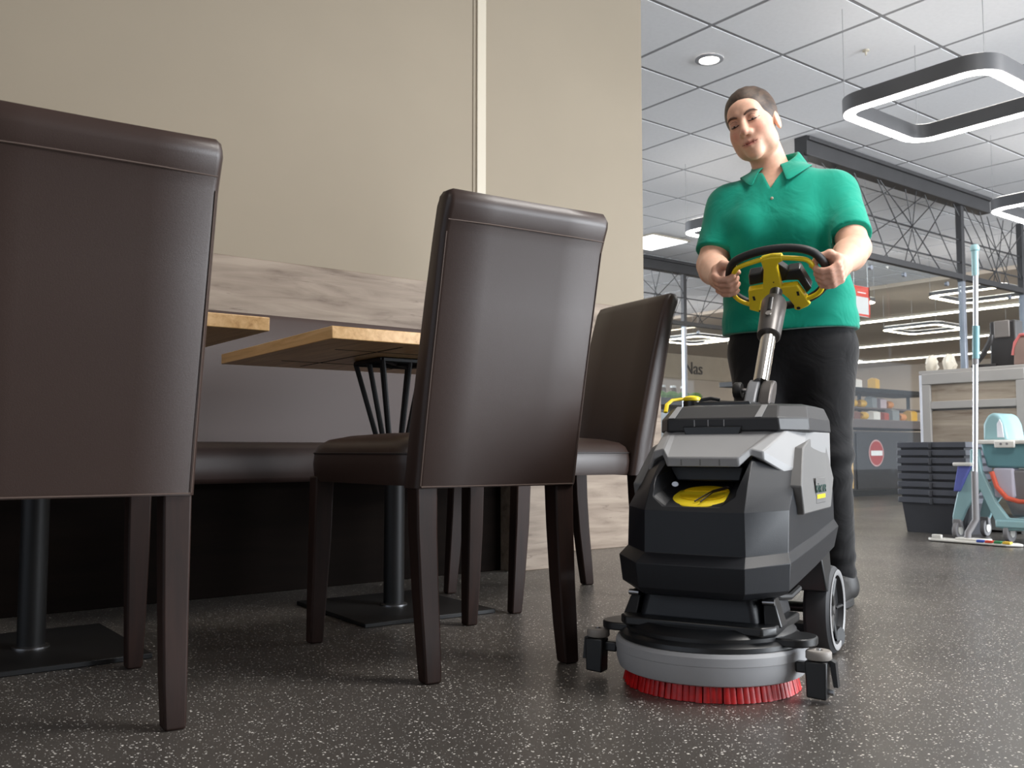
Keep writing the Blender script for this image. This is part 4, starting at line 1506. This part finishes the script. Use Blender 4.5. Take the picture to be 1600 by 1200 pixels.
def goods(x, y, z, kind, c, lab, grp):
    if kind == 'pack':
        w_, h_ = random.uniform(.08, .14), random.uniform(.09, .145)
        o = MB().loft([[(-w_ / 2, -.05, 0), (w_ / 2, -.05, 0), (w_ / 2, .05, 0), (-w_ / 2, .05, 0)], [(-w_ / 2, -.05, h_ * .85), (w_ / 2, -.05, h_ * .85), (w_ / 2, .05, h_ * .85), (-w_ / 2, .05, h_ * .85)],
                       [(-w_ / 2, -.008, h_), (w_ / 2, -.008, h_), (w_ / 2, .008, h_), (-w_ / 2, .008, h_)]]).build('food_pack', pm[c], bevel=.004)
    elif kind == 'bread':
        o = MB().loft([[(.09 * sx * s_, .05 * math.cos(a) * s_, .045 + .045 * math.sin(a) * s_) for a in [2 * PI * k / 10 for k in range(10)]] for sx, s_ in ((-1, .3), (-.8, .75), (-.3, 1), (.3, 1), (.8, .75), (1, .3))]).build('bread_loaf', pm[c])
    o.location = (x, y, z)
    tag(o, lab, 'pack' if kind == 'pack' else 'bread', grp)
ORD = ['first', 'second', 'third', 'fourth', 'fifth', 'sixth', 'seventh', 'eighth', 'ninth', 'tenth']
for i in range(9):
    br_ = i % 4 in (0, 1)
    goods(8.66 + i * .185, 5.92, .947, 'bread' if br_ else 'pack', (0, 5, 1, 3, 0, 0, 2, 6, 5)[i],
          ('golden bread loaf, %s item from the left on the counter\'s middle shelf' if br_ else 'food pack, %s item from the left on the counter\'s middle shelf') % ORD[i], 'goods on the middle shelf')
for i in range(9):
    br_ = i % 4 == 3
    goods(8.62 + i * .19, 5.66, .792, 'bread' if br_ else 'pack', (2, 6, 7, 0, 3, 1, 2, 5, 0)[i],
          ('bread loaf, %s item from the left on the counter worktop' if br_ else 'food pack, %s item from the left on the counter worktop') % ORD[i], 'goods on the counter worktop')
for i in range(4):
    goods(8.75 + i * .38, 5.95, 1.157, 'pack', (3, 6, 3, 0)[i], 'carton, %s from the left on the black upper shelf' % ORD[i], 'cartons on the upper shelf')

# produce counter on the far left with lettering
pc = thing('produce_counter', 'white and dark produce counter in the far hall left of the machine', 'counter', (10.6, 9.0, 0))
MB().box((0, .4, .50), (4.2, .8, 1.0)).build('base', mat('white_case', (214, 218, 226), .4), pc, bevel=.01)
MB().box((0, .4, 1.10), (4.3, .84, .20)).build('tray', 'counter', pc, bevel=.006)
js = thing('jar_shelf', 'dark narrow shelf of jars standing on the far produce counter', 'shelf', (10.2, 9.74, 1.2))
MB().box((0, 0, .10), (2.2, .12, .02)).build('board', 'counter', js, bevel=.003)
for x in (-1.05, 0, 1.05):
    MB().box((x, 0, .045), (.03, .10, .09)).build('bracket', 'counter', js)
M['leafgreen'] = mat('cabbage_green', (108, 142, 66), .6, var=.25, vscale=30)
M['jarlid'] = mat('jar_white', (214, 212, 208), .4)
M['jarglass'] = mat('jar_brown', (96, 78, 62), .25)
for i in range(5):
    o = MB().lathe([(.05, 0), (.085, .025), (.098, .055), (.082, .090), (.04, .112), (.004, .118)], 14, lambda p: p * (1 + .07 * math.sin(7 * math.atan2(p.y, p.x)))).build('lettuce_head', 'leafgreen', loc=(9.6 + i * .25, 9.22, 1.2))
    tag(o, 'green lettuce head, %s from the left on the far produce counter' % ORD[i], 'vegetable', 'lettuce heads on the produce counter')
for i in range(8):
    t = thing('glass_jar', 'small jar with a white lid, %s from the left on the jar shelf' % ORD[i], 'jar', (9.32 + i * .23, 9.74, 1.31), 0, 'jars in a row on the jar shelf')
    MB().lathe([(.045, 0), (.05, .02), (.05, .09), (.04, .105)], 14).build('glass', 'jarglass', t)
    MB().lathe([(.046, .105), (.046, .135), (.042, .138)], 14).build('lid', 'jarlid', t)
hs = thing('hanging_signboard', 'brown signboard with dark lettering in the far hall left of the trousers', 'sign', (10.75, 9.35, 1.70))
MB().box((0, .02, .0), (1.9, .03, .36)).build('board', mat('sign_brown', (150, 132, 114), .7), hs, bevel=.004)
me = text_mesh('Nas', .26, .006)
tx = mkobj('lettering', me, mat('letter_dark', (52, 44, 42), .6), hs, smooth=False)
tx.rotation_euler = (PI / 2, 0, 0)
tx.location = (-.24, -.002, -.10)
for x in (-.8, .8):
    MB().tube([(x, .02, .17), (x, .02, 1.132)], .006, 6).build('hanger', 'steel', hs)

# ---- oak cabinet with grey frame
M['frame_grey'] = mat('pale_grey_frame', (176, 172, 168), .5, var=.03)
M['white_edge'] = mat('white_edge', (226, 228, 236), .4)
M['oak_grey'] = wood('grey_oak_plank', (156, 142, 126), (186, 172, 155), (118, 100, 84), 'y', 2.2, .55, .1, 8)
cb = thing('cabinet', 'grey framed cabinet with weathered oak panels behind the cleaning trolley', 'cabinet', (5.5, 2.68, 0))
MB().box((.27, 0, .46), (.50, .58, .90)).build('carcass', 'frame_grey', cb, bevel=.004)
for z0, z1 in ((.72, .865), (.41, .705), (.10, .395)):
    MB().box((.008, 0, (z0 + z1) / 2), (.02, .50, z1 - z0 - .006)).build('plank_panel', 'oak_grey', cb, bevel=.003)
MB().box((-.004, 0, .893), (.034, .60, .065)).build('top_rail', 'frame_grey', cb, bevel=.004)
MB().box((-.004, 0, .735), (.026, .50, .045)).build('middle_rail', 'frame_grey', cb, bevel=.003)
MB().box((-.004, .275, .43), (.03, .05, .86)).build('stile', 'frame_grey', cb, bevel=.003)
MB().box((-.004, -.275, .43), (.03, .05, .86)).build('stile', 'frame_grey', cb, bevel=.003)
MB().box((.0, .308, .46), (.04, .016, .92)).build('edge_strip', 'white_edge', cb, bevel=.003)
MB().box((.26, 0, .935), (.54, .64, .02)).build('top_board', 'frame_grey', cb, bevel=.003)
# things on the cabinet
M['bag'] = mat('white_paper_bag', (232, 224, 208), .7, bump=.5, bscale=30)
for i, (y, lab) in enumerate(((2.955, 'crumpled white bag on the left end of the cabinet'), (2.845, 'crumpled white bag on the cabinet next to the mop pole side'))):
    random.seed(40 + i)
    rings = []
    for z, r in ((0, .030), (.025, .040), (.055, .034), (.080, .026), (.095, .012)):
        rings.append([(r * (1 + random.uniform(-.32, .32)) * math.cos(2 * PI * k / 12), r * (1 + random.uniform(-.32, .32)) * math.sin(2 * PI * k / 12), z + random.uniform(-.006, .006) * (z > 0)) for k in range(12)])
    o = MB().loft(rings).build('paper_bag', 'bag', loc=(5.56, y, .947), angle=45)
    tag(o, lab, 'bag', 'crumpled white bags on the cabinet')
M['case_grey'] = mat('grey_case', (128, 122, 118), .55)
M['case_brown'] = mat('taupe_pouch', (146, 122, 112), .7)
M['case_pink'] = mat('pink_trim', (206, 112, 108), .6)
M['case_dark'] = mat('dark_grey_case', (56, 54, 54), .5)
o = thing('tool_box', 'grey upright box on the right part of the cabinet', 'box', (5.68, 2.56, .946))
MB().box((0, 0, .14), (.10, .15, .27)).build('body', 'case_dark', o, bevel=.01)
MB().box((-.055, .0, .225), (.012, .09, .10)).build('face_plate', 'case_grey', o, bevel=.006)
o = thing('tool_pouch', 'taupe pouch with a pink rim at the right end of the cabinet', 'bag', (5.60, 2.40, .946))
MB().loft([[(-.05, -.07, 0), (.05, -.07, 0), (.05, .07, 0), (-.05, .07, 0)], [(-.06, -.08, .10), (.06, -.08, .10), (.06, .06, .10), (-.06, .06, .10)], [(-.045, -.08, .165), (.045, -.08, .165), (.045, .045, .165), (-.045, .045, .165)]]).build('body', 'case_brown', o, bevel=.01)
MB().tube([(-.05, .07, .06), (-.052, .055, .13), (-.046, .03, .172), (-.046, -.08, .172)], .009, 8).build('rim', 'case_pink', o)
o = thing('curved_handle_tool', 'dark curved tool leaning on the grey upright box on the cabinet', 'tool', (5.56, 2.62, .946))
MB().tube([(0, .09, .006), (0, .06, .03), (0, .02, .08), (0, -.02, .15), (0, -.03, .19)], [.010, .014, .016, .016, .012], 8).build('handle', 'case_dark', o)
MB().tube([(.02, .08, .012), (.03, .02, .012), (.03, -.04, .012)], .012, 8).build('foot', 'case_dark', o)

# ---- stack of nested black crates
M['crate'] = mat('black_crate_plastic', (60, 61, 66), .42)
M['crate_edge'] = mat('grey_crate_rim', (78, 80, 88), .4)
def make_crate():
    t = thing('storage_crate', 'x', 'crate')
    H_, W_, D_ = .20, .40, .30
    wt, wb = W_ / 2, W_ / 2 - .035
    dt, db = D_ / 2, D_ / 2 - .03
    vs = [(-db, -wb, 0), (db, -wb, 0), (db, wb, 0), (-db, wb, 0), (-dt + .012, -wt + .012, H_), (dt - .012, -wt + .012, H_), (dt - .012, wt - .012, H_), (-dt + .012, wt - .012, H_)]
    i_ = .003
    vi = [(-db + i_, -wb + i_, i_), (db - i_, -wb + i_, i_), (db - i_, wb - i_, i_), (-db + i_, wb - i_, i_), (-dt + .012 + i_, -wt + .012 + i_, H_), (dt - .012 - i_, -wt + .012 + i_, H_), (dt - .012 - i_, wt - .012 - i_, H_), (-dt + .012 + i_, wt - .012 - i_, H_)]
    fs = [(3, 2, 1, 0)] + [(a, (a + 1) % 4, 4 + (a + 1) % 4, 4 + a) for a in range(4)]
    fs += [(8, 9, 10, 11)] + [(12 + a, 12 + (a + 1) % 4, 8 + (a + 1) % 4, 8 + a) for a in range(4)]
    fs += [(4 + a, 4 + (a + 1) % 4, 12 + (a + 1) % 4, 12 + a) for a in range(4)]
    MB().add(vs + vi, fs).build('tub', 'crate', t, angle=30)
    m = MB()
    o1 = [(-dt, -wt), (dt, -wt), (dt, wt), (-dt, wt)]
    i1 = [(-dt + .013, -wt + .013), (dt - .013, -wt + .013), (dt - .013, wt - .013), (-dt + .013, wt - .013)]
    vs = [(x, y, H_ - .032) for x, y in o1] + [(x, y, H_) for x, y in o1] + [(x, y, H_ - .032) for x, y in i1] + [(x, y, H_) for x, y in i1]
    fs = []
    for a in range(4):
        b_ = (a + 1) % 4
        fs += [(a, b_, 4 + b_, 4 + a), (8 + b_, 8 + a, 12 + a, 12 + b_), (4 + a, 4 + b_, 12 + b_, 12 + a), (b_, a, 8 + a, 8 + b_)]
    m.add(vs, fs).build('rim', 'crate_edge', t, bevel=.003)
    MB().box((-dt - .002, .0, H_ - .022), (.010, .018, .034)).build('clip', 'crate', t, bevel=.002)
    return t
cr = make_crate()
names = ['bottom', 'second', 'third', 'fourth', 'fifth', 'sixth', 'seventh', 'topmost']
random.seed(9)
for i in range(8):
    o = cr if i == 0 else copy_tree(cr)
    o.location = (5.43 - .15 + random.uniform(-.001, .001), 2.752 + random.uniform(-.001, .001), i * .0445)
    o['label'] = 'black plastic crate, %s in the nested stack beside the trolley' % (names[i] + (' one from below' if 0 < i < 7 else ' one'))
    o['group'] = 'nested black crates'

# ---- flat mop
M['teal'] = mat('teal_plastic', (146, 182, 187), .4, var=.03)
M['teal_deep'] = mat('deep_teal_plastic', (108, 154, 162), .4, var=.03)
M['alu'] = mat('aluminium', (206, 208, 214), .28, .85)
M['grey_pl'] = mat('mid_grey_plastic', (130, 128, 130), .45)
M['white_pl'] = mat('white_plastic', (222, 220, 214), .45)
mp_ = thing('flat_mop', 'flat mop with a tall silver and teal pole standing before the trolley', 'mop', (4.735, 2.33, 0))
PX, PY = .025, -.025
MB().tube([(PX, PY + .02, .25), (PX, PY - .02, 1.36)], .0125, 14).build('pole', 'alu', mp_)
MB().tube([(PX, PY - .018, 1.345), (PX, PY - .020, 1.47)], [.0165, .0175], 14).build('grip', 'teal', mp_)
MB().lathe([(.0175, 1.47), (.022, 1.475), (.022, 1.49), (.016, 1.503), (.003, 1.506)], 16, lambda p: p + Vector((PX, PY - .02, 0))).build('knob', 'teal', mp_)
MB().tube([(PX, PY - .006, .925), (PX, PY - .012, 1.09)], .0170, 14).build('sleeve', 'teal_deep', mp_)
MB().tube([(PX, PY - .004, .895), (PX, PY - .004, .925)], .0155, 14).build('lock_ring', 'grey_pl', mp_)
MB().tube([(PX, PY + .02, .36), (PX, PY + .022, .12), (PX - .005, PY + .04, .085), (.0, .025, .055), (0, .03, .025)], .0165, 12).build('joint_tube', 'grey_pl', mp_)
MB().prism([(.0, .235), (-.045, .20), (-.05, -.18), (.0, -.24), (.045, -.20), (.05, .19)], .004, .016).build('mop_pad', 'white_pl', mp_, bevel=.004)
MB().box((0, .0, .022), (.06, .16, .012)).build('pad_holder', 'white_pl', mp_, bevel=.004)
MB().box((-.03, .17, .026), (.02, .05, .022)).build('pad_clip', 'white_pl', mp_, bevel=.004)
for k, c in enumerate(((60, 84, 170), (206, 70, 52), (58, 130, 84), (226, 186, 64))):
    MB().box((-.035, -.055 - .042 * k, .020), (.03, .036, .012)).build('colour_tag', mat('tag_colour', c, .5), mp_, bevel=.002)

# ---- cleaning trolley
tr = thing('cleaning_trolley', 'teal cleaning trolley with a wringer and grey bucket at the right edge', 'trolley', (4.98, 2.26, 0))
def tp(y, z):     # panel coordinates: width along Y, height
    return (y, z)
# side frame: A shaped plate facing the viewer
fp = [(.265, .12), (.235, .24), (.165, .36), (.16, .47), (.115, .47), (.105, .36), (.035, .20), (-.02, .125), (-.30, .125), (-.30, .08), (-.02, .06), (.03, .075), (.115, .26), (.19, .16), (.225, .08), (.262, .08)]
MB().prism(fp, -.07, -.04, lambda a, b_, h: (h, a, b_)).build('side_frame', 'teal', tr, bevel=.006)
MB().prism(fp, .23, .26, lambda a, b_, h: (h, a, b_)).build('side_frame', 'teal', tr, bevel=.006)
MB().box((.09, -.14, .095), (.34, .36, .04)).build('base_tray', 'teal', tr, bevel=.008)
# upper bucket
MB().loft([[(-.05, -.30, .375), (.22, -.30, .375), (.22, .085, .375), (-.05, .085, .375)], [(-.075, -.32, .50), (.24, -.32, .50), (.24, .105, .50), (-.075, .105, .50)]]).build('upper_bucket', 'teal_deep', tr, bevel=.012)
MB().box((.08, -.107, .507), (.34, .445, .022)).build('bucket_rim', 'white_pl', tr, bevel=.006)
MB().box((-.095, -.03, .495), (.016, .10, .035)).build('rim_latch', 'white_pl', tr, bevel=.005)
for y in (-.045, -.015):
    MB().tube([(-.106, y, .497), (-.100, y, .497)], .006, 8).build('latch_hole', 'grey_pl', tr)
# wringer hood
hp = [(.11, .51), (.108, .60), (.085, .645), (.055, .66), (.02, .645), (0, .60), (-.015, .51)]
MB().prism(hp, -.03, .18, lambda a, b_, h: (h, a, b_)).build('wringer_hood', 'teal', tr, bevel=.02, seg=4)
MB().prism([(.035, .53), (.035, .60), (.02, .625), (.008, .60), (0, .53)], -.034, -.028, lambda a, b_, h: (h, a, b_)).build('hood_gloss_highlight', 'white_edge', tr, bevel=.003)  # white patch paints a gloss highlight on the hood
MB().tube([(.03, -.30, .515), (.03, -.20, .62), (.03, -.175, .72), (.03, -.172, .80)], .017, 12).build('press_lever', 'white_pl', tr)
MB().tube([(.03, -.173, .745), (.03, -.171, .835)], .0195, 12).build('lever_grip', 'teal_deep', tr)
MB().tube([(.05, -.14, .515), (.05, -.135, .84)], .010, 10).build('upright_tube', 'alu', tr)
# lower grey bucket with red handle
MB().loft([[(-.02, -.30, .13), (.20, -.30, .13), (.20, -.02, .13), (-.02, -.02, .13)], [(-.05, -.32, .365), (.22, -.32, .365), (.22, .07, .365), (-.05, .07, .365)]]).build('lower_bucket', 'grey_pl', tr, bevel=.012)
MB().box((-.02, .0, .30), (.08, .10, .15)).build('side_pocket', mat('lilac_grey', (190, 186, 200), .5), tr, bevel=.01)
MB().tube([(-.062, .055, .355), (-.066, .03, .28), (-.07, -.02, .225), (-.072, -.08, .21), (-.072, -.32, .208)], .012, 10).build('red_handle', mat('red_orange_plastic', (214, 92, 66), .45), tr)
# cloth on the frame
MB().loft([[(-.085, .22, .385), (-.055, .22, .385), (-.055, .15, .385), (-.085, .15, .385)], [(-.09, .235, .30), (-.06, .235, .30), (-.06, .19, .30), (-.09, .19, .30)], [(-.088, .245, .25), (-.065, .245, .25), (-.065, .215, .25), (-.088, .215, .25)]]).build('blue_cloth', mat('violet_blue_cloth', (96, 104, 176), .8), tr, bevel=.006)
MB().box((-.075, .19, .392), (.05, .10, .018)).build('cloth_clip', 'white_pl', tr, bevel=.005)
for y, x, r in ((.24, -.06, .045), (-.01, -.03, .052), (-.22, .12, .05), (.24, .24, .045)):
    cw = MB().tube([(x, y - .012, r), (x, y + .012, r)], r, 22).build('caster', 'grey_pl', tr, bevel=.004)
    MB().tube([(x, y - .016, r), (x, y + .016, r)], r * .5, 16).build('hub', 'white_pl', cw)
    MB().box((x, y, r + .04), (.03, .045, .04)).build('fork', 'grey_pl', cw, bevel=.004)
